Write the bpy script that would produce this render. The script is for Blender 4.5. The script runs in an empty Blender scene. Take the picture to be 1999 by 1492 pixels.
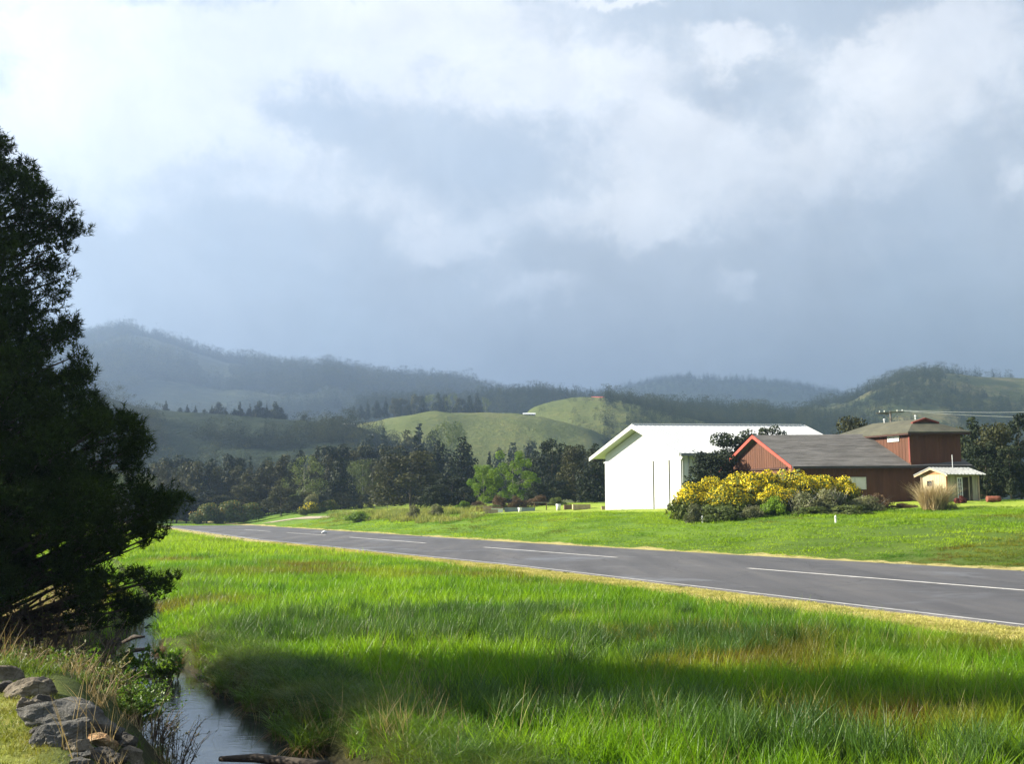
import bpy, math, random
import numpy as np
from mathutils import Vector, Matrix
from mathutils import noise as mnoise

S = bpy.context.scene
C = S.collection
R = math.radians
random.seed(7)
rng = np.random.default_rng(7)

# ------------------------------------------------------------------ camera
F = 2000.0                    # focal length in photo pixels (photo 1999 wide)
CAMZ = 2.5
PITCH = math.atan(244.0 / F)
cam = bpy.data.cameras.new('camera')
cam.sensor_width = 36.0
cam.lens = 36.0 * F / 1999.0
cam.clip_start = 0.1
cam.clip_end = 9000
camo = bpy.data.objects.new('camera', cam)
C.objects.link(camo)
camo.location = (0, 0, CAMZ)
camo.rotation_euler = (math.pi / 2 + PITCH, 0, 0)
S.camera = camo

# ------------------------------------------------------------------ render settings
S.view_settings.view_transform = 'Standard'
S.view_settings.look = 'None'
S.view_settings.gamma = 1.0
S.view_settings.use_curve_mapping = False
S.view_settings.exposure = 2.05
S.render.engine = 'CYCLES'
cy = S.cycles
cy.use_denoising = True
cy.max_bounces = 6
cy.diffuse_bounces = 3
cy.glossy_bounces = 3
cy.transmission_bounces = 6
cy.transparent_max_bounces = 12
cy.volume_bounces = 1
cy.use_fast_gi = False
cy.caustics_reflective = False
cy.caustics_refractive = False

# ------------------------------------------------------------------ pixel <-> place helpers
_c, _s = math.cos(PITCH), math.sin(PITCH)


def at(u, v, Y):
    a = (u - 999.5) / F
    b = (746.0 - v) / F
    t = Y / (_c - b * _s)
    return Vector((a * t, Y, CAMZ + t * (_s + b * _c)))


def gz(u, v, z):
    a = (u - 999.5) / F
    b = (746.0 - v) / F
    t = (z - CAMZ) / (_s + b * _c)
    return Vector((a * t, t * (_c - b * _s), z))


# ------------------------------------------------------------------ sun
SUN_AZ = R(-82.0)             # from the left, slightly beyond the picture plane
SUN_EL = R(25.5)
sun = bpy.data.lights.new('sun', 'SUN')
sun.energy = 5.0
sun.angle = R(0.5)
sun.color = (1.0, 0.92, 0.76)
suno = bpy.data.objects.new('sun', sun)
C.objects.link(suno)
sd = Vector((math.sin(SUN_AZ) * math.cos(SUN_EL), math.cos(SUN_AZ) * math.cos(SUN_EL), math.sin(SUN_EL)))
suno.rotation_euler = (-sd).to_track_quat('-Z', 'Y').to_euler()
suno.location = (-30, 10, 40)


# ------------------------------------------------------------------ node helper
class NT:
    def __init__(self, tree):
        self.t = tree
        self.n = tree.nodes
        self.l = tree.links

    def new(self, typ, ins=None, **props):
        nd = self.n.new(typ)
        for k, v in props.items():
            setattr(nd, k, v)
        if ins:
            for k, v in ins.items():
                self.put(nd.inputs[k], v)
        return nd

    def put(self, sock, v):
        if isinstance(v, bpy.types.NodeSocket):
            self.l.new(v, sock)
        elif isinstance(v, bpy.types.Node):
            self.l.new(v.outputs[0], sock)
        else:
            if sock.type == 'RGBA' and isinstance(v, (tuple, list)) and len(v) == 3:
                v = (*v, 1)
            sock.default_value = v

    def math(self, op, a, b=0.0, c=0.0, clamp=False):
        nd = self.new('ShaderNodeMath', {0: a, 1: b}, operation=op, use_clamp=clamp)
        if op in ('MULTIPLY_ADD', 'SMOOTH_MIN', 'SMOOTH_MAX', 'COMPARE'):
            self.put(nd.inputs[2], c)
        return nd.outputs[0]

    def mix(self, f, a, b, blend='MIX'):
        nd = self.new('ShaderNodeMix', data_type='RGBA', blend_type=blend)
        self.put(nd.inputs[0], f)
        self.put(nd.inputs[6], a)
        self.put(nd.inputs[7], b)
        return nd.outputs[2]

    def ramp(self, f, stops, interp='LINEAR'):
        nd = self.new('ShaderNodeValToRGB', {0: f})
        cr = nd.color_ramp
        cr.interpolation = interp
        while len(cr.elements) < len(stops):
            cr.elements.new(0.5)
        for e, (p, col) in zip(cr.elements, stops):
            e.position = p
            e.color = (*col, 1) if len(col) == 3 else col
        return nd.outputs[0]

    def noise(self, vec, scale, detail=4.0, rough=0.55, dist=0.0, out='Fac'):
        nd = self.new('ShaderNodeTexNoise', {'Scale': scale, 'Detail': detail, 'Roughness': rough, 'Distortion': dist})
        if vec is not None:
            self.put(nd.inputs['Vector'], vec)
        return nd.outputs[out]

    def smooth(self, x, lo, hi, a=0.0, b=1.0):
        nd = self.new('ShaderNodeMapRange', {0: x, 1: lo, 2: hi, 3: a, 4: b}, interpolation_type='SMOOTHSTEP')
        return nd.outputs[0]


# ------------------------------------------------------------------ world: Nishita sky behind broken cloud
W = bpy.data.worlds.new('World')
S.world = W
W.use_nodes = True
w = NT(W.node_tree)
for nd in list(w.n):
    w.n.remove(nd)
tc = w.new('ShaderNodeTexCoord')
D = tc.outputs['Generated']
sep = w.new('ShaderNodeSeparateXYZ', {0: D})
X_, Y_, Z_ = sep.outputs
RAD = 180.0 / math.pi
az0 = w.math('MULTIPLY', w.math('ARCTAN2', X_, Y_), RAD)
el0 = w.math('MULTIPLY', w.math('ARCSINE', Z_), RAD)
# billow the cloud edges: shift the lookup by noise in the direction itself
n1 = w.noise(D, 5.0, 5.0, 0.6, 0.3, 'Color')
n2 = w.noise(D, 15.0, 7.0, 0.66, 0.2, 'Color')
s1 = w.new('ShaderNodeSeparateXYZ', {0: n1})
s2 = w.new('ShaderNodeSeparateXYZ', {0: n2})


def warp(base, a, b, ka, kb):
    t = w.math('MULTIPLY_ADD', w.math('SUBTRACT', a, 0.5), ka, base)
    return w.math('MULTIPLY_ADD', w.math('SUBTRACT', b, 0.5), kb, t)


az = warp(az0, s1.outputs[0], s2.outputs[0], 5.5, 6.0)
el = warp(el0, s1.outputs[1], s2.outputs[1], 4.0, 5.5)


def azel(u, v):
    p = at(u, v, 100.0) - Vector((0, 0, CAMZ))
    p.normalize()
    return math.degrees(math.atan2(p.x, p.y)), math.degrees(math.asin(p.z))


# base tone by elevation: slate grey-blue near the hills, paler aloft
elb = warp(el0, s1.outputs[2], s2.outputs[2], 6.0, 2.0)
SKY_STOPS = [(0.0, (0.090, 0.116, 0.156)), (0.11, (0.102, 0.132, 0.178)), (0.22, (0.160, 0.198, 0.252)), (0.36, (0.275, 0.320, 0.378)),
             (0.52, (0.345, 0.390, 0.445)), (0.75, (0.37, 0.42, 0.475)), (1.0, (0.40, 0.455, 0.515))]
base = w.ramp(w.math('DIVIDE', w.math('MAXIMUM', elb, 0.0), 32.0), SKY_STOPS)
# mottled layer everywhere
mott = w.noise(D, 3.2, 6.0, 0.6, 0.5)
blobs = [  # u, v, radius u, radius v, strength
    (130, 70, 210, 70, 1.0), (330, 165, 110, 75, 1.0), (215, 225, 150, 75, .8), (60, 235, 130, 75, .65), (430, 60, 160, 60, .6),
    (450, 255, 70, 45, .45), (570, 290, 95, 32, .45), (700, 50, 220, 70, .75), (1000, 50, 230, 65, .6), (620, 130, 170, 60, .45),
    (900, 190, 170, 65, .5), (1110, 195, 170, 60, .6), (1310, 245, 95, 50, .85), (1370, 320, 140, 60, .62), (1230, 330, 150, 45, .45),
    (870, 480, 75, 38, .75), (940, 520, 60, 28, .5), (1060, 570, 95, 32, .6), (1000, 430, 150, 50, .42), (1420, 535, 36, 26, .5), (1180, 440, 120, 50, .35), (740, 400, 130, 50, .5), (520, 360, 120, 45, .5), (250, 400, 150, 45, .45), (1300, 430, 130, 45, .5), (1620, 330, 150, 60, .4), (1780, 480, 150, 50, .3), (620, 500, 100, 35, .3),
    (1490, 88, 62, 36, 1.0), (1440, 60, 60, 30, .5), (1750, 105, 120, 42, .55), (1900, 60, 160, 70, .5), (1985, 360, 40, 40, .6),
    (1240, 4, 70, 12, 1.2), (1700, 230, 300, 90, .35), (1850, 180, 200, 110, .35), (1550, 420, 200, 70, .22), (90, 330, 200, 60, .3),
    (1250, 130, 160, 50, .45), (760, 330, 140, 50, .2)]
acc = None
for (bu, bv, ru, rv, k) in blobs:
    a0, e0 = azel(bu, bv)
    sa = ru / 35.0
    se = rv / 35.0
    dx = w.math('MULTIPLY', w.math('SUBTRACT', az, a0), 1.0 / sa)
    dy = w.math('MULTIPLY', w.math('SUBTRACT', el, e0), 1.0 / se)
    r2 = w.math('MULTIPLY_ADD', dx, dx, w.math('MULTIPLY', dy, dy))
    f = w.math('MULTIPLY', w.math('EXPONENT', w.math('MULTIPLY', r2, -0.85)), k)
    acc = f if acc is None else w.math('ADD', acc, f)
# clouds elsewhere in the sky (outside the blobs' reach) keep going
side = w.smooth(w.math('ABSOLUTE', az0), 27.0, 45.0)
gen = w.smooth(w.noise(D, 2.6, 7.0, 0.6, 0.4), 0.45, 0.75)
acc = w.math('MULTIPLY_ADD', w.math('MULTIPLY', gen, side), 0.9, acc)
tex = w.math('MULTIPLY_ADD', w.noise(D, 9.0, 8.0, 0.68, 0.4), 1.5, 0.25)
tex = w.math('MULTIPLY', tex, w.math('MULTIPLY_ADD', w.noise(D, 24.0, 8.0, 0.7, 0.5), 1.2, 0.40))
cov = w.smooth(w.math('MULTIPLY', w.math('MINIMUM', acc, 1.0), tex), 0.14, 0.78)
hi = w.mix(w.smooth(elb, 5.0, 22.0), (0.27, 0.33, 0.42), (0.60, 0.62, 0.645))
cloud = w.mix(cov, base, hi)
mfin = w.noise(D, 11.0, 8.0, 0.66, 0.6)
mot2 = w.math('MULTIPLY_ADD', mfin, 0.42, w.math('MULTIPLY_ADD', mott, 0.36, 0.61))
cloud = w.mix(1.0, cloud, w.new('ShaderNodeCombineXYZ', {0: mot2, 1: mot2, 2: mot2}).outputs[0], 'MULTIPLY')
sky = w.new('ShaderNodeTexSky', sky_type='NISHITA', sun_disc=False, sun_elevation=SUN_EL, sun_rotation=SUN_AZ,
            altitude=0.0, air_density=1.0, dust_density=2.0, ozone_density=1.0)
bg1 = w.new('ShaderNodeBackground', {0: sky.outputs[0], 1: 0.05})
bg2 = w.new('ShaderNodeBackground', {0: cloud, 1: 0.45})
# thin places in the overcast let the blue sky through
thin = w.smooth(w.math('MULTIPLY_ADD', w.noise(D, 4.0, 6.0, 0.6), 1.0, w.math('MULTIPLY', w.math('MAXIMUM', el0, 0.0), 0.004)), 0.45, 0.80, 0.95, 0.70)
ms = w.new('ShaderNodeMixShader', {0: thin, 1: bg1.outputs[0], 2: bg2.outputs[0]})
wo = w.new('ShaderNodeOutputWorld', {0: ms.outputs[0]})
W.cycles.sampling_method = 'MANUAL'
W.cycles.sample_map_resolution = 1024


# ------------------------------------------------------------------ mesh / object helpers
class Geo:
    def __init__(self):
        self.v = []
        self.f = []
        self.n = 0

    def add(self, verts, faces):
        verts = np.asarray(verts, dtype=float)
        self.v.append(verts)
        k = self.n
        self.f.extend([tuple(i + k for i in f) for f in faces])
        self.n += len(verts)

    def quads(self, verts, fa):
        """verts (N,3), fa int array (M,3|4)"""
        fa = np.asarray(fa) + self.n
        self.v.append(np.asarray(verts, dtype=float))
        self.f.extend(map(tuple, fa.tolist()))
        self.n += len(verts)

    def box(self, c, s, rot=None):
        cx, cy_, cz = c
        hx, hy, hz = s[0] / 2, s[1] / 2, s[2] / 2
        vs = [Vector((x, y, z)) for x in (-hx, hx) for y in (-hy, hy) for z in (-hz, hz)]
        if rot is not None:
            vs = [rot @ q for q in vs]
        vs = [(q.x + cx, q.y + cy_, q.z + cz) for q in vs]
        self.add(vs, [(0, 1, 3, 2), (4, 6, 7, 5), (0, 4, 5, 1), (2, 3, 7, 6), (0, 2, 6, 4), (1, 5, 7, 3)])

    def prism(self, poly, d):
        """polygon (list of Vector) extruded by vector d"""
        n = len(poly)
        vs = [tuple(p) for p in poly] + [tuple(p + d) for p in poly]
        fs = [tuple(range(n))[::-1], tuple(range(n, 2 * n))]
        for i in range(n):
            j = (i + 1) % n
            fs.append((i, j, n + j, n + i))
        self.add(vs, fs)

    def tube(self, pts, radii, sides=6, cap=True):
        pts = [Vector(p) for p in pts]
        rings = []
        for i, p in enumerate(pts):
            a = pts[max(i - 1, 0)]
            b = pts[min(i + 1, len(pts) - 1)]
            t = (b - a)
            t = t.normalized() if t.length > 1e-9 else Vector((0, 0, 1))
            x = t.orthogonal().normalized() if i == 0 else (self._x - t * self._x.dot(t)).normalized()
            self._x = x
            y = t.cross(x)
            r = radii[i] if hasattr(radii, '__len__') else radii
            for k in range(sides):
                an = 2 * math.pi * k / sides
                rings.append(p + x * (r * math.cos(an)) + y * (r * math.sin(an)))
        fs = []
        for i in range(len(pts) - 1):
            for k in range(sides):
                k2 = (k + 1) % sides
                fs.append((i * sides + k, i * sides + k2, (i + 1) * sides + k2, (i + 1) * sides + k))
        if cap:
            fs.append(tuple(range(sides))[::-1])
            fs.append(tuple(range((len(pts) - 1) * sides, len(pts) * sides)))
        self.add([tuple(q) for q in rings], fs)

    def mesh(self, name):
        me = bpy.data.meshes.new(name)
        v = np.concatenate(self.v) if self.v else np.zeros((0, 3))
        me.from_pydata(v.tolist(), [], self.f)
        return me


def link(name, me, m=None, parent=None, smooth=False, loc=None, rotz=0.0):
    if isinstance(me, Geo):
        me = me.mesh(name)
    if m is not None and not me.materials:
        me.materials.append(m)
    if smooth:
        me.polygons.foreach_set('use_smooth', [True] * len(me.polygons))
    o = bpy.data.objects.new(name, me)
    C.objects.link(o)
    if parent is not None:
        o.parent = parent
    if loc is not None:
        o.location = loc
    o.rotation_euler.z = rotz
    return o


def tag(o, label=None, cat=None, group=None, kind=None):
    if label:
        o['label'] = label
    if cat:
        o['category'] = cat
    if group:
        o['group'] = group
    if kind:
        o['kind'] = kind
    return o


def empty(name, loc=(0, 0, 0), rotz=0.0):
    o = bpy.data.objects.new(name, None)
    C.objects.link(o)
    o.location = loc
    o.rotation_euler.z = rotz
    o.empty_display_size = 0.2
    return o


def copy_tree(o, parent=None):
    c = o.copy()
    C.objects.link(c)
    if parent is not None:
        c.parent = parent
    for ch in list(o.children):
        copy_tree(ch, c)
    return c


# ------------------------------------------------------------------ materials
def mat(name, col, rough=0.8, var=0.25, scale=3.0, col2=None, bump=0.0, bscale=30.0, spec=0.3, metallic=0.0, stretch=None):
    m = bpy.data.materials.new(name)
    m.use_nodes = True
    t = NT(m.node_tree)
    b = t.n['Principled BSDF']
    geo = t.new('ShaderNodeTexCoord')
    vec = geo.outputs['Object']
    if stretch:
        mp = t.new('ShaderNodeMapping', {0: vec})
        mp.inputs['Scale'].default_value = stretch
        vec = mp.outputs[0]
    n = t.noise(vec, scale, 6.0, 0.6)
    if col2 is None:
        col2 = tuple(c * (1 - var) for c in col)
        col = tuple(min(1, c * (1 + var * 0.6)) for c in col)
    c = t.ramp(n, [(0.3, col2), (0.7, col)])
    fine = t.noise(vec, scale * 9, 3.0, 0.6)
    fm = t.math('MULTIPLY_ADD', fine, var * 1.2, 1 - var * 0.6)
    c = t.mix(1.0, c, t.new('ShaderNodeCombineXYZ', {0: fm, 1: fm, 2: fm}).outputs[0], 'MULTIPLY')
    t.put(b.inputs['Base Color'], c)
    b.inputs['Roughness'].default_value = rough
    b.inputs['Specular IOR Level'].default_value = spec
    b.inputs['Metallic'].default_value = metallic
    if bump:
        bn = t.noise(vec, bscale, 5.0, 0.65)
        bp = t.new('ShaderNodeBump', {'Height': bn, 'Strength': bump, 'Distance': 0.05})
        t.put(b.inputs['Normal'], bp.outputs[0])
    return m


def leafmat(name, ca, cb, trans=0.35, scale=1.0, rough=0.55, tint=None, tcol=None, spec=0.25, instancer=False, random_amt=0.3, patch=False):
    """thin leaf: diffuse/gloss front plus light let through from behind"""
    m = bpy.data.materials.new(name)
    m.use_nodes = True
    t = NT(m.node_tree)
    for nd in list(t.n):
        t.n.remove(nd)
    g = t.new('ShaderNodeNewGeometry')
    n = t.noise(g.outputs['Position'], scale, 4.0, 0.6)
    c = t.ramp(n, [(0.32, ca), (0.68, cb)])
    if patch:                                   # broad ranker, deeper green patches in the sward
        mp = t.new('ShaderNodeMapping', {0: g.outputs['Position']})
        mp.inputs['Scale'].default_value = (.14, .32, .2)
        pn = t.smooth(t.noise(mp.outputs[0], 1.0, 5, .65, .3), .48, .62, 0, .8)
        c = t.mix(pn, c, t.mix(1.0, c, (.42, .58, .75), 'MULTIPLY'))
    if tint:                                    # (attribute name, colour)
        at_ = t.new('ShaderNodeAttribute', attribute_name=tint, attribute_type='INSTANCER' if instancer else 'GEOMETRY')
        c = t.mix(at_.outputs['Fac'], c, tcol)
    ri = g.outputs['Random Per Island']
    oi = t.new('ShaderNodeObjectInfo').outputs['Random']
    rr = t.math('ADD', t.math('MULTIPLY_ADD', ri, random_amt, 1 - random_amt * 0.6), t.math('MULTIPLY', t.math('SUBTRACT', oi, 0.5), random_amt * 0.6))
    c = t.mix(1.0, c, t.new('ShaderNodeCombineXYZ', {0: rr, 1: rr, 2: rr}).outputs[0], 'MULTIPLY')
    p = t.new('ShaderNodeBsdfPrincipled', {'Base Color': c, 'Roughness': rough, 'Specular IOR Level': spec})
    tc_ = t.mix(0.35, c, t.mix(1.0, c, (1.5, 1.35, 0.45), 'MULTIPLY'))
    tl = t.new('ShaderNodeBsdfTranslucent', {'Color': tc_})
    mx = t.new('ShaderNodeMixShader', {0: trans, 1: p.outputs[0], 2: tl.outputs[0]})
    t.new('ShaderNodeOutputMaterial', {0: mx.outputs[0]})
    return m


# ------------------------------------------------------------------ scattered instances for stuff nobody could count
def scatter_group(col):
    ng = bpy.data.node_groups.new('scatter', 'GeometryNodeTree')
    ng.interface.new_socket('Geometry', in_out='INPUT', socket_type='NodeSocketGeometry')
    ng.interface.new_socket('Geometry', in_out='OUTPUT', socket_type='NodeSocketGeometry')
    t = NT(ng)
    gi = t.new('NodeGroupInput')
    go = t.new('NodeGroupOutput')
    ci = t.new('GeometryNodeCollectionInfo')
    ci.inputs['Collection'].default_value = col
    ci.inputs['Separate Children'].default_value = True
    ci.inputs['Reset Children'].default_value = True
    ip = t.new('GeometryNodeInstanceOnPoints')
    ip.inputs['Pick Instance'].default_value = True
    a1 = t.new('GeometryNodeInputNamedAttribute', data_type='FLOAT_VECTOR')
    a1.inputs['Name'].default_value = 'rot'
    a2 = t.new('GeometryNodeInputNamedAttribute', data_type='FLOAT_VECTOR')
    a2.inputs['Name'].default_value = 'scl'
    a3 = t.new('GeometryNodeInputNamedAttribute', data_type='INT')
    a3.inputs['Name'].default_value = 'idx'
    t.l.new(gi.outputs[0], ip.inputs['Points'])
    t.l.new(ci.outputs[0], ip.inputs['Instance'])
    t.l.new(a1.outputs[0], ip.inputs['Rotation'])
    t.l.new(a2.outputs[0], ip.inputs['Scale'])
    t.l.new(a3.outputs[0], ip.inputs['Instance Index'])
    t.l.new(ip.outputs[0], go.inputs[0])
    return ng


def scatter(name, pts, scl, rot, idx, sources, tint=None, label=None, cat=None):
    col = bpy.data.collections.new(name + '_kinds')
    for i, me in enumerate(sources):
        col.objects.link(bpy.data.objects.new('%s_%02d' % (name, i), me))
    me = bpy.data.meshes.new(name)
    n = len(pts)
    me.vertices.add(n)
    me.vertices.foreach_set('co', np.asarray(pts, dtype=np.float32).ravel())
    for nm, typ, arr, key in (('rot', 'FLOAT_VECTOR', rot, 'vector'), ('scl', 'FLOAT_VECTOR', scl, 'vector')):
        a = me.attributes.new(nm, typ, 'POINT')
        a.data.foreach_set(key, np.asarray(arr, dtype=np.float32).ravel())
    a = me.attributes.new('idx', 'INT', 'POINT')
    a.data.foreach_set('value', np.asarray(idx, dtype=np.int32))
    if tint is not None:
        a = me.attributes.new('tint', 'FLOAT', 'POINT')
        a.data.foreach_set('value', np.asarray(tint, dtype=np.float32))
    o = bpy.data.objects.new(name, me)
    C.objects.link(o)
    md = o.modifiers.new('scatter', 'NODES')
    md.node_group = scatter_group(col)
    tag(o, label, cat, None, 'stuff')
    return o


# vectorised value noise for terrain and densities
_perm = rng.random((256, 256))


def vnoise(x, y, sc, oct_=3):
    x = np.asarray(x, float) * sc
    y = np.asarray(y, float) * sc
    out = np.zeros_like(x)
    amp, tot = 1.0, 0.0
    for o in range(oct_):
        xi = np.floor(x).astype(int)
        yi = np.floor(y).astype(int)
        fx = x - xi
        fy = y - yi
        fx = fx * fx * (3 - 2 * fx)
        fy = fy * fy * (3 - 2 * fy)
        a = _perm[xi & 255, yi & 255]
        b = _perm[(xi + 1) & 255, yi & 255]
        c = _perm[xi & 255, (yi + 1) & 255]
        d = _perm[(xi + 1) & 255, (yi + 1) & 255]
        out += amp * ((a * (1 - fx) + b * fx) * (1 - fy) + (c * (1 - fx) + d * fx) * fy)
        tot += amp
        amp *= 0.5
        x = x * 2.03 + 17.3
        y = y * 2.03 + 31.7
    return out / tot


def sstep(a, b, x):
    t = np.clip((np.asarray(x, float) - a) / (b - a), 0, 1)
    return t * t * (3 - 2 * t)


def blade_mesh(name, n, radius, h, wd, bend, m, segs=3, seed=0, lean=0.25, hvar=0.4, flop=0.0):
    """a tuft of n curved tapering grass blades"""
    r = np.random.default_rng(seed)
    ang = r.random(n) * 2 * np.pi
    rad = radius * np.sqrt(r.random(n))
    bx, by = rad * np.cos(ang), rad * np.sin(ang)
    hh = h * (1 - hvar + hvar * r.random(n))
    da = r.random(n) * 2 * np.pi
    ln = (lean * r.random(n)) * hh
    bd = bend * (0.3 + r.random(n)) * hh
    fa = r.random(n) * 2 * np.pi
    vs, fs = [], []
    k = 0
    for i in range(n):
        wx, wy = math.cos(fa[i]) * wd / 2, math.sin(fa[i]) * wd / 2
        for s in range(segs + 1):
            t = s / segs
            off = ln[i] * t + bd[i] * t * t
            px = bx[i] + math.cos(da[i]) * off
            py = by[i] + math.sin(da[i]) * off
            pz = hh[i] * (t - flop * t * t * bd[i] / hh[i]) - (0.02 if s == 0 else 0)
            ww = (1 - t) ** 0.7
            if s < segs:
                vs += [(px - wx * ww, py - wy * ww, pz), (px + wx * ww, py + wy * ww, pz)]
            else:
                vs.append((px, py, pz))
        for s in range(segs - 1):
            a = k + 2 * s
            fs.append((a, a + 1, a + 3, a + 2))
        a = k + 2 * (segs - 1)
        fs.append((a, a + 1, a + 2))
        k += 2 * segs + 1
    me = bpy.data.meshes.new(name)
    me.from_pydata(vs, [], fs)
    me.materials.append(m)
    return me

# ================================================================== THE LAND
CRY = [0, 3, 6, 9, 12, 13.5, 15, 17.3, 19, 24, 30, 45, 70, 100, 150]
CRX = [2.2, 0.9, 0.0, -1.35, -3.05, -3.95, -4.8, -6.1, -6.9, -8.3, -10.5, -17, -29, -43, -66]
NEAR = [(-30, 36), (0, 21), (10, 16.3), (21.55, 10.77), (44.2, 0.0), (58.8, -8.2), (79.4, -19.7), (108.7, -33.5), (135, -46.0), (400, -178)]
FAR = [(-30, 61), (0, 43), (25, 28.8), (40, 20.0), (55, 10.7), (73, 0.0), (100, -14.2), (139, -34.7), (200, -66.0), (400, -168)]


def creek_d(x, y):
    return (x - np.interp(y, CRY, CRX)) * 0.86 * np.interp(y, [18.5, 22], [1.0, 2.8])


def near_e(x, y):
    return (x - np.interp(y, [p[0] for p in NEAR], [p[1] for p in NEAR])) * 0.894


def far_e(x, y):
    return (x - np.interp(y, [p[0] for p in FAR], [p[1] for p in FAR])) * 0.894


EZ = [-1, 0.6, 3, 8, 14, 21.5, 31, 45, 200, 1500]
EV = [0, 0, .3, 1.3, 1.9, 2.1, 2.9, 3.1, 3.3, 3.0]


def terrain(x, y):
    x = np.asarray(x, float)
    y = np.asarray(y, float)
    e = far_e(x, y)
    en = near_e(x, y)
    rise = np.interp(e, EZ, EV) * sstep(-60, 20, y)
    offr = np.clip(np.maximum(-en, e) / 1.5, 0, 1)
    z = rise + (vnoise(x, y, 0.35, 3) - 0.5) * 0.16 * offr * (y > -60)
    d = creek_d(x, y)
    depth = sstep(90, 50, y)
    bank = 0.85 * sstep(11.4, 9.0, y) + 0.1 + .15 * sstep(45, 22, y)
    wig = (vnoise(x, y, 1.1, 2) - 0.5) * 0.5
    right = sstep(0.45 + wig * 0.5, 1.35 + wig, d)
    left = sstep(-0.45 + wig * 0.3, -2.2, d)
    zc = -0.62
    zr = zc + (z - zc) * right
    zl = zc + (z + bank - zc) * left
    zz = np.where(d >= 0, zr, zl)
    z = np.where(np.abs(d) < 60, z * (1 - depth) + zz * depth, z)
    return z


def tz(x, y):
    return float(terrain(np.array([x]), np.array([y]))[0])


def near_lawn(x, y):
    """mown bank at the photographer's feet: 1 inside"""
    d = creek_d(x, y)
    return sstep(-2.1, -2.5, d) * sstep(8.9, 8.0, y + 0.2 * (vnoise(x, y, 1.5, 2) - .5))


def yard_lawn(x, y):
    """mown grass and gravel round the buildings"""
    e = far_e(x, y)
    lim = np.interp(y, [40, 62, 72, 85, 95, 103], [40, 27, 23.5, 18, 15, 13])
    return sstep(0, 1.2, e - lim) * sstep(50, 60, y)


# ---- ground sheet: rings round the viewpoint, fine where the photograph looks
azf = np.concatenate([np.arange(-180, -36, 6.0), np.arange(-36, 36, 0.28), np.arange(36, 180, 6.0)])
rr_ = np.concatenate([[0.0], np.exp(np.arange(math.log(1.2), math.log(30), 0.0105)), np.exp(np.arange(math.log(30.3), math.log(2600), 0.02))])
A, RR = np.meshgrid(np.radians(azf), rr_)
gx = RR * np.sin(A)
gy = RR * np.cos(A)
gzv = terrain(gx, gy)
nr, na = gx.shape
idx = np.arange(nr * na).reshape(nr, na)
q = np.stack([idx[:-1, :], np.roll(idx, -1, 1)[:-1, :], np.roll(idx, -1, 1)[1:, :], idx[1:, :]], -1).reshape(-1, 4)
me = bpy.data.meshes.new('ground')
me.vertices.add(nr * na)
me.vertices.foreach_set('co', np.stack([gx, gy, gzv], -1).astype(np.float32).ravel())
me.loops.add(len(q) * 4)
me.loops.foreach_set('vertex_index', q[:, ::-1].astype(np.int32).ravel())
me.polygons.add(len(q))
me.polygons.foreach_set('loop_start', np.arange(0, len(q) * 4, 4, dtype=np.int32))
me.update(calc_edges=True)
en = near_e(gx, gy)
ef = far_e(gx, gy)
wv = (vnoise(gx, gy, 0.6, 3) - .5)
mossn = sstep(-3.2, -2.5, en + .5 + wv * 2.4) * (en < .6) + (ef > -.6) * sstep(1.5, 0.9, ef + wv * 1.2)
mossn = np.clip(mossn, 0, 1) * (gy > -40)
dck = creek_d(gx, gy)
mud = sstep(1.3, 0.8, dck) * sstep(-2.1, -1.3, dck) * sstep(95, 60, gy)
lawn = np.clip(near_lawn(gx, gy) + yard_lawn(gx, gy), 0, 1)
for nm, arr in (('moss', mossn), ('mud', mud), ('lawn', lawn)):
    a = me.attributes.new(nm, 'FLOAT', 'POINT')
    a.data.foreach_set('value', arr.astype(np.float32).ravel())


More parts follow.
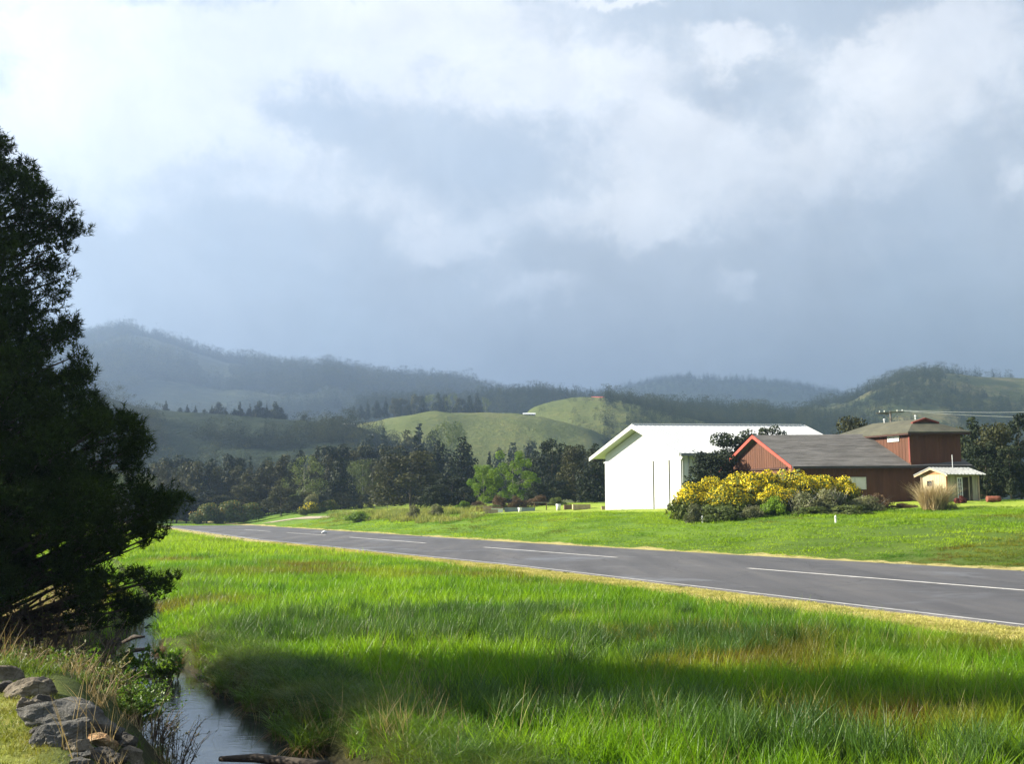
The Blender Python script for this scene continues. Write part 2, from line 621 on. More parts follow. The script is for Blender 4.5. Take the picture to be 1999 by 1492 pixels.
def ground_mat():
    m = bpy.data.materials.new('ground')
    m.use_nodes = True
    t = NT(m.node_tree)
    b = t.n['Principled BSDF']
    pos = t.new('ShaderNodeNewGeometry').outputs['Position']
    at_ = lambda k: t.new('ShaderNodeAttribute', attribute_name=k, attribute_type='GEOMETRY').outputs['Fac']
    big = t.noise(pos, 0.22, 4, .6)
    fine = t.noise(pos, 9.0, 5, .7)
    vf = t.noise(pos, 45.0, 4, .7)
    soil = t.ramp(fine, [(.3, (.030, .045, .010)), (.7, (.075, .10, .022))])
    far_ = t.ramp(big, [(.35, (.075, .14, .016)), (.65, (.12, .20, .022))])
    dist = t.new('ShaderNodeVectorMath', {0: pos}, operation='LENGTH').outputs['Value']
    c = t.mix(t.smooth(dist, 30, 80), soil, far_)
    law = t.ramp(t.noise(pos, 1.3, 5, .7), [(.3, (.30, .25, .06)), (.5, (.22, .26, .045)), (.7, (.15, .22, .03))])
    law = t.mix(t.math('MULTIPLY', vf, .5), law, (.26, .20, .07))
    law = t.mix(t.smooth(dist, 30, 50), law, t.ramp(t.noise(pos, .5, 5, .7), [(.3, (.17, .26, .03)), (.6, (.27, .33, .045)), (.8, (.34, .32, .07))]))
    c = t.mix(at_('lawn'), c, law)
    mo = t.ramp(t.noise(pos, 2.2, 6, .7), [(.28, (.13, .11, .05)), (.44, (.36, .31, .13)), (.60, (.46, .42, .18)), (.76, (.22, .27, .05))])
    mo = t.mix(t.math('MULTIPLY', vf, .6), mo, (.20, .15, .04))
    mk = t.smooth(t.math('MULTIPLY_ADD', t.math('SUBTRACT', fine, .5), .8, at_('moss')), .35, .65)
    c = t.mix(mk, c, mo)
    c = t.mix(at_('mud'), c, t.ramp(fine, [(.3, (.012, .010, .006)), (.7, (.045, .036, .02))]))
    t.put(b.inputs['Base Color'], c)
    b.inputs['Roughness'].default_value = .95
    b.inputs['Specular IOR Level'].default_value = .1
    bp = t.new('ShaderNodeBump', {'Height': t.math('ADD', vf, fine), 'Strength': .8, 'Distance': .05})
    t.put(b.inputs['Normal'], bp.outputs[0])
    return m


go_ = link('ground', me, ground_mat(), smooth=True)
tag(go_, kind='structure')

# ---- creek water
wm = bpy.data.materials.new('creek_water')
wm.use_nodes = True
t = NT(wm.node_tree)
b = t.n['Principled BSDF']
b.inputs['Base Color'].default_value = (.030, .034, .030, 1)
b.inputs['Roughness'].default_value = .04
b.inputs['IOR'].default_value = 1.8
b.inputs['Specular IOR Level'].default_value = .9
gpos = t.new('ShaderNodeNewGeometry').outputs['Position']
mp = t.new('ShaderNodeMapping', {0: gpos})
mp.inputs['Scale'].default_value = (3.0, 9.0, 1)
mp.inputs['Rotation'].default_value = (0, 0, .1)
bp = t.new('ShaderNodeBump', {'Height': t.noise(mp.outputs[0], 1.5, 4, .5), 'Strength': .13, 'Distance': .03})
t.put(b.inputs['Normal'], bp.outputs[0])
g = Geo()
vs = []
for yy in np.arange(2, 60, .5):
    xc = float(np.interp(yy, CRY, CRX))
    vs += [(xc - 2.0, yy, -.36), (xc + 2.0, yy, -.36)]
g.add(vs, [(2 * i, 2 * i + 1, 2 * i + 3, 2 * i + 2) for i in range(len(vs) // 2 - 1)])
tag(link('water', g, wm, smooth=True), kind='structure')

# ---- runway: asphalt sheet with a bleached edge line and dashed centre line
def runway_mat():
    m = bpy.data.materials.new('asphalt')
    m.use_nodes = True
    t = NT(m.node_tree)
    b = t.n['Principled BSDF']
    pos = t.new('ShaderNodeNewGeometry').outputs['Position']
    mp = t.new('ShaderNodeMapping', {0: pos})
    mp.inputs['Rotation'].default_value = (0, 0, R(-27))
    mp.inputs['Scale'].default_value = (1.0, .12, 1)
    n = t.noise(mp.outputs[0], .55, 5, .6)
    c = t.ramp(n, [(.3, (.042, .040, .043)), (.5, (.062, .059, .062)), (.72, (.095, .088, .086))])
    n3 = t.noise(pos, .16, 4, .65, .4)
    c = t.mix(t.smooth(n3, .54, .66, 0, .6), c, (.125, .125, .135))  # wet patches paler: their shine is put into the colour
    sp = t.noise(pos, 60.0, 3, .8)
    k = t.math('MULTIPLY_ADD', sp, .5, .75)
    c = t.mix(1.0, c, t.new('ShaderNodeCombineXYZ', {0: k, 1: k, 2: k}).outputs[0], 'MULTIPLY')
    # fine cracks
    vo = t.new('ShaderNodeTexVoronoi', {'Vector': t.new('ShaderNodeVectorMath', {0: pos, 1: t.noise(pos, .6, 4, .6, 0, 'Color')}, operation='ADD').outputs[0], 'Scale': .22}, feature='DISTANCE_TO_EDGE')
    cr = t.smooth(vo.outputs[0], 0.0, .011, 1.0, 0.0)
    c = t.mix(t.math('MULTIPLY', cr, .6), c, (.018, .017, .017))
    t.put(b.inputs['Base Color'], c)
    t.put(b.inputs['Roughness'], t.smooth(n3, .5, .72, .72, .45))
    b.inputs['Specular IOR Level'].default_value = .45
    bp = t.new('ShaderNodeBump', {'Height': sp, 'Strength': .5, 'Distance': .01})
    t.put(b.inputs['Normal'], bp.outputs[0])
    return m


def edge(tab, y):
    return float(np.interp(y, [p[0] for p in tab], [p[1] for p in tab]))


g = Geo()
vs = []
NS = 160
for i in range(NS + 1):
    yn = -25 + (135 + 25) * (i / NS)
    yf = -18 + (139.5 + 18) * (i / NS)
    pn = (edge(NEAR, yn) + .05 * math.sin(i * 1.7), yn)
    pf = (edge(FAR, yf) + .06 * math.sin(i * 2.3), yf)
    vs += [(pn[0], pn[1], -.05), (pn[0], pn[1], .035), (pf[0], pf[1], .035), (pf[0], pf[1], -.05)]
fs = []
for i in range(NS):
    a = 4 * i
    for k in range(3):
        fs.append((a + k, a + k + 1, a + k + 5, a + k + 4))
a = 4 * NS
fs.append((a, a + 1, a + 2, a + 3))
g.add(vs, fs)
run = tag(link('runway', g, runway_mat()), kind='structure')
paint = mat('worn_paint', (.52, .50, .47), .7, .35, 2.5, bump=.2)


def strip(name, pts, wd, z, m, parent=None):
    g = Geo()
    vs = []
    for i, p in enumerate(pts):
        p = Vector(p)
        a = Vector(pts[max(i - 1, 0)])
        b_ = Vector(pts[min(i + 1, len(pts) - 1)])
        d = (b_ - a).normalized()
        n_ = Vector((d.y, -d.x))
        ww = wd * (1 + .08 * math.sin(i * 3.1))
        vs += [(p.x - n_.x * ww / 2, p.y - n_.y * ww / 2, z), (p.x + n_.x * ww / 2, p.y + n_.y * ww / 2, z)]
    g.add(vs, [(2 * i, 2 * i + 1, 2 * i + 3, 2 * i + 2) for i in range(len(pts) - 1)])
    return link(name, g, m, parent)


def gpt(u, v):
    p = gz(u, v, .035)
    return Vector((p.x, p.y))


mk = [((1460, 1110), (2010, 1154)), ((945, 1069), (1205, 1089)), ((683, 1049.5), (832, 1061)), ((560, 1040.5), (636, 1045.5)), ((478, 1034.8), (528, 1038.2))]
for a, b_ in mk:
    p0, p1 = gpt(*a), gpt(*b_)
    strip('runway_marking', [p0.lerp(p1, k / 14) for k in range(15)], .24, .040, paint, run)
strip('edge_line', [(edge(NEAR, y) + .22, y) for y in np.arange(-20, 128, 1.5)], .17, .039, mat('edge_paint', (.36, .35, .34), .8, .4, 3.0), run)

# light patches on the asphalt and a sandy shoulder where the runway bends away
g = Geo()
c0 = gpt(530, 1027)
ring = [(-30.0, 141.5), (-33, 142.5), (-35, 144), (-32, 144.4), (-28, 141.5), (-23.5, 134.5), (-23.6, 132.5), (-26, 135)]
g.add([(x, y, tz(x, y) + .05) for x, y in ring] + [(-29.5, 140, tz(-29.5, 140) + .07)], [(i, (i + 1) % 8, 8) for i in range(8)])
tag(link('path', g, mat('sand', (.27, .23, .16), .95, .3, 1.2)), kind='structure')


# ================================================================== HILLS
def hill_mat(name, stops, sc, sc2):
    m = bpy.data.materials.new(name)
    m.use_nodes = True
    t = NT(m.node_tree)
    b = t.n['Principled BSDF']
    pos = t.new('ShaderNodeNewGeometry').outputs['Position']
    n = t.math('ADD', t.math('MULTIPLY', t.noise(pos, sc, 5, .6, .4), .65), t.math('MULTIPLY', t.noise(pos, sc2, 4, .7), .35))
    t.put(b.inputs['Base Color'], t.ramp(n, stops))
    b.inputs['Roughness'].default_value = 1
    b.inputs['Specular IOR Level'].default_value = .05
    bp = t.new('ShaderNodeBump', {'Height': t.noise(pos, sc2, 5, .7), 'Strength': .45 if 'pasture' in name else 1.0, 'Distance': 4.0})
    t.put(b.inputs['Normal'], bp.outputs[0])
    return m


class Hill:
    def __init__(self, prof, D, Df, m, rough=6.0, zfoot=-2.0, bulge=1.2, nseed=0, back=1.35, du=9.0, dj=26):
        u0, u1 = prof[0][0], prof[-1][0]
        us = np.arange(u0, u1 + .1, du)
        zr = []
        for u in us:
            v = np.interp(u, [p[0] for p in prof], [p[1] for p in prof])
            zr.append(at(u, v, D).z)
        zr = np.array(zr)
        k = np.array([at(u, 900, 1.0).x for u in us])
        ts = np.linspace(0, back, dj)
        T, U = np.meshgrid(ts, np.arange(len(us)), indexing='ij')
        Yg = Df + (D - Df) * T
        Xg = k[None, :] * Yg * np.ones_like(T)
        tt = np.clip(T, 0, 1)
        shp = np.sin(tt * np.pi / 2) ** bulge
        shp = np.where(T > 1, np.cos(np.clip((T - 1) / (back - 1), 0, 1) * np.pi * .45), shp)
        fadeu = sstep(0, 16, np.arange(len(us))) * sstep(0, 16, len(us) - 1 - np.arange(len(us)))
        Z = zfoot + (zr[None, :] - zfoot) * shp
        nz = (vnoise(Xg + nseed * 977, Yg, 1.0 / (rough * 9), 4) - .5) * rough * 2.0
        # keep the ridge line itself where the profile puts it
        Z = Z + nz * (1 - np.exp(-((T - 1) / .16) ** 2) * .85) * sstep(0, .2, T)
        Z = zfoot + (Z - zfoot) * fadeu[None, :]
        self.X, self.Y, self.Z, self.T = Xg, Yg, Z, T
        self.us = us
        n0, n1 = Z.shape
        ii = np.arange(n0 * n1).reshape(n0, n1)
        qq = np.stack([ii[:-1, :-1], ii[:-1, 1:], ii[1:, 1:], ii[1:, :-1]], -1).reshape(-1, 4)
        g = Geo()
        g.quads(np.stack([Xg, Yg, Z], -1).reshape(-1, 3), qq)
        self.o = tag(link('hill', g, m, smooth=True), kind='structure')

    def sample(self, n, tmin=0.0, tmax=1.12, umin=None, umax=None, mask=None, seed=1):
        r = np.random.default_rng(seed)
        n0, n1 = self.Z.shape
        tmaxi = self.T[-1, 0]
        i = (tmin + (tmax - tmin) * r.random(n)) / tmaxi * (n0 - 1)
        u0, u1 = self.us[0], self.us[-1]
        a = umin if umin is not None else u0
        b_ = umax if umax is not None else u1
        uu = a + (b_ - a) * r.random(n)
        j = (uu - u0) / (self.us[1] - u0)
        i0 = np.clip(np.floor(i).astype(int), 0, n0 - 2)
        j0 = np.clip(np.floor(j).astype(int), 0, n1 - 2)
        fi, fj = i - i0, j - j0
        out = []
        for G in (self.X, self.Y, self.Z):
            out.append((G[i0, j0] * (1 - fj) + G[i0, j0 + 1] * fj) * (1 - fi) + (G[i0 + 1, j0] * (1 - fj) + G[i0 + 1, j0 + 1] * fj) * fi)
        P = np.stack(out, -1)
        tv = i / (n0 - 1) * tmaxi
        if mask is not None:
            P = P[mask(P, uu, tv, r)]
        return P


HG = hill_mat('hill_scrub', [(.36, (.012, .018, .010)), (.5, (.020, .028, .013)), (.64, (.060, .066, .03))], .010, .06)  # cloud shade over the ridge put into these dark tones
HP = hill_mat('hill_pasture', [(.36, (.062, .082, .024)), (.5, (.092, .108, .034)), (.64, (.14, .135, .05))], .012, .25)
HD = hill_mat('hill_dark', [(.38, (.012, .019, .010)), (.52, (.018, .028, .013)), (.66, (.035, .042, .019))], .02, .12)  # darkened so the colour carries the cloud shade on the slopes
HW = hill_mat('hill_clearing', [(.36, (.022, .032, .013)), (.5, (.045, .055, .02)), (.64, (.13, .115, .055))], .013, .08)

far_ridge = Hill([(-900, 715), (-500, 660), (-100, 674), (170, 672), (230, 667), (300, 684), (380, 709), (430, 722), (560, 735), (620, 735), (632, 724), (700, 744), (800, 762), (860, 768), (960, 790), (1100, 830), (1300, 870)], 1750, 800, HG, 26, nseed=1)
blue_hill = Hill([(760, 790), (850, 772), (1000, 770), (1120, 776), (1200, 768), (1290, 750), (1345, 744), (1400, 748), (1500, 757), (1580, 768), (1650, 782), (1750, 800), (2000, 830), (2300, 850)], 2350, 1500, HD, 24, nseed=2)
right_hill = Hill([(1450, 850), (1540, 812), (1600, 800), (1660, 792), (1720, 770), (1780, 752), (1850, 742), (1930, 748), (1999, 752), (2200, 740), (2500, 730), (2900, 800)], 1080, 520, HW, 17, nseed=3)
mid_ridge = Hill([(560, 850), (640, 825), (700, 800), (800, 790), (900, 792), (950, 778), (1040, 774), (1130, 782), (1250, 815), (1400, 860)], 980, 640, HD, 13, nseed=4)
right_band = Hill([(1040, 850), (1130, 812), (1200, 800), (1280, 800), (1400, 800), (1500, 806), (1600, 822), (1700, 835), (1850, 850), (2100, 860)], 800, 480, HD, 10, nseed=5)
pasture_b = Hill([(900, 850), (960, 822), (1040, 806), (1075, 793), (1120, 783), (1180, 783), (1240, 792), (1330, 815), (1450, 845), (1600, 870)], 700, 400, HP, 6, nseed=6)
pasture_a = Hill([(560, 868), (640, 843), (700, 829), (780, 818), (860, 811), (950, 807), (1010, 810), (1060, 818), (1110, 833), (1160, 850), (1240, 872), (1300, 890)], 560, 340, HP, 5, nseed=7)
dark_slope = Hill([(-700, 790), (-300, 760), (60, 750), (200, 778), (260, 795), (300, 803), (420, 814), (550, 821), (640, 829), (700, 838), (760, 865), (840, 895), (900, 910)], 470, 290, HD, 5, nseed=8)


# ---- far trees
def twigcloud(r, centers, radii, n, size, flat=1.0):
    """random leaf-clump triangles on and in lobes; returns verts, faces"""
    wt = (radii[:, 0] + .3 * radii[:, 0].mean()) ** 2
    ci = r.choice(len(centers), n, p=wt / wt.sum())
    d = r.normal(size=(n, 3))
    d /= np.linalg.norm(d, axis=1)[:, None]
    rad = radii[ci] * (0.55 + 0.5 * r.random((n, 1)) ** .6)
    c = centers[ci] + d * rad
    a = r.normal(size=(n, 3))
    a /= np.linalg.norm(a, axis=1)[:, None]
    b_ = np.cross(a, d + .3 * r.normal(size=(n, 3)))
    b_ /= np.linalg.norm(b_, axis=1)[:, None] + 1e-9
    s = size * (0.6 + .8 * r.random((n, 1)))
    v = np.stack([c - a * s * .6, c + a * s * .6 + b_ * s * .15, c + b_ * s], 1).reshape(-1, 3)
    f = np.arange(n * 3).reshape(-1, 3)
    return v, f


def conifer_lobes(r, h, wid, layers, base=.12, round_=0.0):
    cs, rs = [], []
    for i in range(layers):
        t = i / (layers - 1) * (.90 if round_ > .5 else 1)
        z = h * (base + (1 - base) * t) * .97
        env = wid * ((1 - t) ** (.8 - .35 * round_)) * (.55 + .45 * min(1, t * 4 + .35)) + .04 * h * (1 - t)
        k = max(1, int(5 * (1 - t) + 1))
        for j in range(k):
            an = r.random() * 6.28
            rr = env * (.25 + .6 * r.random())
            rad = env * (.34 + .2 * r.random()) + .010 * h
            cs.append((math.cos(an) * rr * (1 - t ** 3), math.sin(an) * rr * (1 - t ** 3), z - rad * .2))
            rs.append((rad + .02 * h * round_, rad + .02 * h * round_, rad * .62 + (.055 * h * t * t if round_ < .5 else .02 * h)))
    return np.array(cs), np.array(rs)


def crown_mesh(name, kind, seed, n, m, h=10.0):
    r = np.random.default_rng(seed)
    if kind == 'spruce':
        cs, rs = conifer_lobes(r, h, .20 * h, 11)
        sz = .035 * h
    elif kind == 'pine':
        cs, rs = conifer_lobes(r, h, .33 * h, 10, .10, .9)
        sz = .03 * h
    elif kind == 'bushy':
        cs, rs = [], []
        for i in range(34):
            an, el_ = r.random() * 6.28, r.random()
            rr = .40 * h * math.sqrt(1 - (el_ * .92) ** 2) * (.55 + .45 * r.random())
            cs.append((math.cos(an) * rr, math.sin(an) * rr, h * (.13 + .77 * el_)))
            q_ = h * (.085 + .06 * r.random())
            rs.append((q_, q_, q_ * .75))
        cs, rs = np.array(cs), np.array(rs)
        sz = .028 * h
    else:  # open deciduous crown
        cs, rs = [], []
        for i in range(46):
            an, el_ = r.random() * 6.28, r.random() ** .9
            rr = .43 * h * math.sqrt(max(0, 1 - (1.35 * (el_ - .38)) ** 2)) * (.3 + .7 * r.random())
            cs.append((math.cos(an) * rr, math.sin(an) * rr, h * (.12 + .82 * el_)))
            q_ = h * (.05 + .06 * r.random())
            rs.append((q_, q_, q_))
        cs, rs = np.array(cs), np.array(rs)
        sz = .017 * h
    v, f = twigcloud(r, cs, rs, n, sz)
    v[:, 2] = np.clip(v[:, 2], .02 * h, h * 1.0)
    g = Geo()
    g.quads(v, f)
    me = g.mesh(name)
    me.materials.append(m)
    return me


FD = leafmat('forest_dark', (.010, .017, .009), (.022, .033, .014), .15, .02, .8, spec=.05, random_amt=.5)  # kept dark: the hills' cloud shade is in the colour
FO = leafmat('forest_olive', (.022, .030, .012), (.055, .060, .022), .2, .02, .8, spec=.05, random_amt=.5)
far_spruce = [crown_mesh('far_spruce', 'spruce', 10 + i, 260, FD) for i in range(4)]
far_pine = [crown_mesh('far_pine', 'pine', 20 + i, 300, FD) for i in range(3)]
far_leafy = [crown_mesh('far_leafy', 'bushy', 30 + i, 260, FO) for i in range(3)]


def forest(name, P, hmin, hmax, meshes, label, seed=3):
    r = np.random.default_rng(seed)
    n = len(P)
    h = (hmin + (hmax - hmin) * r.random(n) ** 1.8 * (.55 + .9 * vnoise(P[:, 0], P[:, 1], .03, 2))) / 10.0
    wd = h * (.85 + .4 * r.random(n))
    P = P.copy()
    P[:, 2] -= .5
    return scatter(name, P, np.stack([wd, wd, h], -1), np.stack([np.zeros(n), np.zeros(n), r.random(n) * 6.28], -1),
                   r.integers(0, len(meshes), n), meshes, None, label)


def patch_mask(sc, thr, seed=0):
    return lambda P, u, tv, r: vnoise(P[:, 0] + seed * 311, P[:, 1], sc, 3) + .12 * r.random(len(P)) > thr


forest('woodland', far_ridge.sample(34000, .2, 1.08, -400, 1200, lambda P, u, tv, r: (vnoise(P[:, 0], P[:, 1], .006, 3) > .40 - .35 * (tv > .80)), 5), 9, 27, far_spruce + far_leafy + far_pine, 'hazy conifer woodland over the highest ridge on the left')
forest('woodland', blue_hill.sample(3500, .6, 1.06, 800, 2100, patch_mask(.006, .40), 6), 12, 22, far_pine + far_spruce, 'blue wooded crest of the farthest hill')
forest('woodland', right_hill.sample(9000, .1, 1.10, 1450, 2500, lambda P, u, tv, r: (vnoise(P[:, 0], P[:, 1], .014, 3) > .45) & ((u < 1850) | (tv > .90) | (tv < .55) | (r.random(len(u)) < .12)), 7), 8, 15, far_leafy + far_spruce, 'mixed woodland round the pale clearing on the right hill')
forest('woodland', mid_ridge.sample(2600, .3, 1.08, 620, 1180, None, 8), 9, 16, far_spruce + far_pine + far_leafy, 'dark wood on the ridge behind the green pasture')
forest('woodland', right_band.sample(3000, .25, 1.08, 1140, 2100, None, 9), 8, 14, far_leafy + far_pine + far_spruce, 'grey green wood on the low ridge behind the white hangar')
forest('woodland', dark_slope.sample(4200, .0, .97, 150, 860, lambda P, u, tv, r: vnoise(P[:, 0], P[:, 1], .02, 3) + .25 * (.5 - tv) > .42, 10), 3.5, 10, far_pine + far_leafy, 'scattered dark trees low on the shaded slope')

forest('woodland', pasture_b.sample(1500, .25, 1.08, 1178, 1560, lambda P, u, tv, r: vnoise(P[:, 0], P[:, 1], .02, 3) + .002 * (u - 1178) > .36, 12), 5, 12, far_leafy + far_pine + far_spruce, 'wood covering the right flank of the green pasture')
forest('woodland', pasture_b.sample(260, .1, .75, 1050, 1178, patch_mask(.03, .60, 2), 13), 3, 6, far_leafy + far_pine, 'scrub scattered on the farther green pasture')

# ---- air: one closed box of thin haze
hz = bpy.data.materials.new('haze')
hz.use_nodes = True
t = NT(hz.node_tree)
for nd in list(t.n):
    t.n.remove(nd)
pv = t.new('ShaderNodeVolumePrincipled', {'Color': (.29, .40, .60), 'Density': HAZE_D if 'HAZE_D' in globals() else 4.3e-4, 'Anisotropy': .55})
t.new('ShaderNodeOutputMaterial', {1: pv.outputs[0]})
g = Geo()
g.box((0, 0, 0), (1, 1, 1))
ho = link('haze', g, hz)
ho.scale = (6400, 6400, 345)
ho.location = (0, 0, 345 / 2 - 4.5)
tag(ho, 'thin pale haze lying over the fields and hills', kind='stuff')

# ================================================================== GRASS (nobody could count it)
GRC = leafmat('grass_blades', (.070, .19, .005), (.215, .36, .011), .6, .35, .42, 'tint', (.17, .085, .022), .35, True, .55, True)
GRF = leafmat('grass_far', (.13, .25, .008), (.27, .38, .016), .55, .16, .5, 'tint', (.12, .085, .022), .2, True, .4, True)
STR = leafmat('straw_blades', (.24, .17, .08), (.42, .33, .18), .25, .8, .6, None, None, .2, False, .4)
near_t = [blade_mesh('tuft', 50, .20, .40, .011, .42, GRC, 4, 100 + i, .35, .6, .25) for i in range(5)]
RSH = leafmat('rush_blades', (.030, .085, .012), (.07, .14, .02), .35, .5, .45, None, None, .3, False, .5)
SEEDM = leafmat('seed_stalks', (.24, .20, .07), (.38, .34, .14), .3, .8, .6, None, None, .2, False, .4)
near_t += [blade_mesh('tuft_rush', 60, .16, .50, .010, .35, RSH, 4, 107, .4, .5, .2), blade_mesh('tuft_stalk', 9, .16, .66, .006, .2, SEEDM, 4, 108, .3, .5, .1)]
near_t += [blade_mesh('tuft_seed', 12, .16, .60, .008, .25, GRC, 4, 110, .3, .5, .2)]
mid_t = [blade_mesh('mid_tuft', 60, .42, .40, .017, .35, GRC, 3, 120 + i, .35, .6, .2) for i in range(4)]
far_t = [blade_mesh('far_tuft', 70, 1.0, .38, .040, .3, GRF, 2, 130 + i, .3, .6, .2) for i in range(3)]


def grass_pts(r0, r1, dens, seed, a0=-33, a1=33):
    r = np.random.default_rng(seed)
    area = math.radians(a1 - a0) * (r1 * r1 - r0 * r0) / 2
    n = int(area * dens)
    rad = np.sqrt(r0 * r0 + (r1 * r1 - r0 * r0) * r.random(n))
    a = np.radians(a0 + (a1 - a0) * r.random(n))
    x, y = rad * np.sin(a), rad * np.cos(a)
    en, ef = near_e(x, y), far_e(x, y)
    wv = (vnoise(x, y, .35, 3) - .5)
    onrun = (en > -2.7 - 2.6 * wv + .3 * r.random(n)) & (ef < 1.1 + .8 * wv)
    onrun &= (y < 142)
    d = creek_d(x, y)
    # open water stays open; the two steep muddy sides are thinly grown
    wet = (d > -1.2) & (d < 1.0 + .3 * wv) & (y < 80)
    keep = ~onrun & ~wet & (near_lawn(x, y) < .3) & ((yard_lawn(x, y) < .35) | (r.random(n) < .35))
    keep &= ~((x > -40) & (x < -20) & (y > 131) & (y < 148))
    keep &= ~((x > -5) & (x < 10.5) & (y > 103.5) & (y < 118))
    # bank on the left carries its own brush
    keep &= ~((d < -.9) & ((y < 15) | ((y < 24) & (r.random(n) < .8))))
    return x[keep], y[keep], r


def tints(x, y, r):
    """rusty patches of last year's growth"""
    q = sstep(.60, .78, vnoise(x + 40, y * 1.9, .16, 3)) * .65
    # broad rusty patch low on the right, thin one by the shoulder
    def ell(cx, cy, rx, ry):
        return np.exp(-(((x - cx) / rx) ** 2 + ((y - cy) / ry) ** 2))
    q = np.maximum(q, 1.0 * ell(4.2, 12.4, 1.9, .9) * (.55 + .45 * r.random(len(x))))
    q = np.maximum(q, .8 * ell(9.8, 18.3, 2.6, .8))
    q = np.maximum(q, .7 * ell(.2, 36.5, 3.2, 1.4))
    q = np.maximum(q, .6 * ell(-7.5, 38, 4, 1.8))
    return np.clip(q * (.7 + .5 * r.random(len(x))), 0, .9)


def grass_scatter(name, r0, r1, dens, meshes, hs, seed, label, dup_=1.0):
    x, y, r = grass_pts(r0, r1, dens, seed)
    n = len(x)
    z = terrain(x, y)
    hv = .62 + .75 * vnoise(x, y, .45, 3)
    ef = far_e(x, y)
    hv = hv * np.where(ef > 0, np.interp(ef, [0, 1.2, 3, 10], [.25, .4, .8, .9]), 1)
    hv = hv * np.where(yard_lawn(x, y) > .35, .3, 1)
    en = near_e(x, y)
    hv = hv * np.interp(en, [-6, -3.2, -2.2], [1, .9, .4])
    dc = creek_d(x, y)
    hv = hv * np.where((y < 60) & (dc > 0), np.interp(dc, [.9, 3.2], [.4, 1]), 1)
    bigc = r.random(n) < .02
    hv = np.where(bigc, hv * 1.3, hv) * hs * (.8 + .4 * r.random(n))
    wd = hs * (.85 + .4 * r.random(n))
    rot = np.stack([(r.random(n) - .5) * .16, (r.random(n) - .5) * .16, r.random(n) * 6.28], -1)
    kk = r.integers(0, len(meshes), n)
    if len(meshes) > 6:      # rushes and dry stalks keep to patches of their own
        kk = r.choice(8, n, p=[.165, .165, .165, .165, .165, 0, .04, .135])
        kk = np.where((vnoise(x - 30, y * 1.4, .33, 3) > .60) & (r.random(n) < .6), 5, kk)
    return scatter(name, np.stack([x, y, z - .02], -1), np.stack([wd, wd, hv], -1), rot, kk, meshes,
                   tints(x, y, r), label)


grass_scatter('grass', 8.4, 24, 17, near_t, 1.0, 41, 'tall bright green grass of the near meadow beside the creek')
grass_scatter('grass', 24, 52, 6.5, mid_t, 1.0, 42, 'tall green grass in the middle of the meadow up to the runway')
grass_scatter('grass', 52, 150, 1.5, far_t, 1.0, 43, 'far sunlit grass on both sides of the runway end')

# mown turf on the bank at the photographer's feet: short yellow green blades
LWN = leafmat('lawn_blades', (.10, .17, .015), (.24, .21, .035), .35, 1.1, .5, None, None, .25, False, .4)
lawn_t = [blade_mesh('lawn_tuft', 40, .13, .055, .006, .6, LWN, 2, 140 + i, .7, .6, .2) for i in range(3)]
r = np.random.default_rng(5)
n = 5200
x = r.uniform(-7.5, -1.2, n)
y = r.uniform(3.5, 10.5, n)
k = near_lawn(x, y) > .35 * r.random(n) + .2
x, y = x[k], y[k]
n = len(x)
scatter('lawn', np.stack([x, y, terrain(x, y) - .005], -1), np.stack([np.ones(n), np.ones(n), .6 + .8 * vnoise(x, y, 1.4)], -1),
        np.stack([np.zeros(n), np.zeros(n), r.random(n) * 6.28], -1), r.integers(0, 3, n), lawn_t, None, 'short yellowed turf on the bank beside the rocks')

# low yellow moss and clover of the runway verge
MOS = leafmat('moss_blades', (.26, .26, .06), (.52, .47, .17), .35, .6, .7, None, None, .1, False, .5)
moss_t = [blade_mesh('moss_tuft', 40, .16, .05, .014, .8, MOS, 2, 145 + i, .9, .6, .2) for i in range(2)]
r = np.random.default_rng(6)
n = 7000
y = 14 + 60 * r.random(n) ** 1.5
x = np.interp(y, [p[0] for p in NEAR], [p[1] for p in NEAR]) - r.uniform(.15, 3.3, n) / .894
k = np.abs(x / y) < .62
x, y = x[k], y[k]
n = len(x)
sc_ = .7 + .8 * r.random(n)
scatter('verge', np.stack([x, y, terrain(x, y) - .005], -1), np.stack([sc_, sc_, sc_], -1), np.stack([np.zeros(n), np.zeros(n), r.random(n) * 6.28], -1), r.integers(0, 2, n), moss_t, None,
        'low yellow moss and clover along the near edge of the runway')

# little weeds along the runway edges
x, y = [], []
for i in range(90):
    yy = r.uniform(20, 110)
    if r.random() < .5:
        xx = edge(NEAR, yy) - r.uniform(.0, .9)
    else:
        xx = edge(FAR, yy) + r.uniform(.0, .8)
    x.append(xx)
    y.append(yy)
x, y = np.array(x), np.array(y)
n = len(x)
WD = leafmat('weed_blades', (.05, .09, .015), (.10, .12, .03), .3, 2, .6)
weed_t = [blade_mesh('weed', 60, .14, .12, .02, .6, WD, 2, 150 + i, .8, .6, .3) for i in range(2)]
s_ = .35 + .6 * r.random(n) ** 3
scatter('weeds', np.stack([x, y, terrain(x, y)], -1), np.stack([s_, s_, s_], -1), np.stack([np.zeros(n), np.zeros(n), r.random(n) * 6], -1),
        r.integers(0, 2, n), weed_t, None, 'small dark weeds dotted along both edges of the runway')

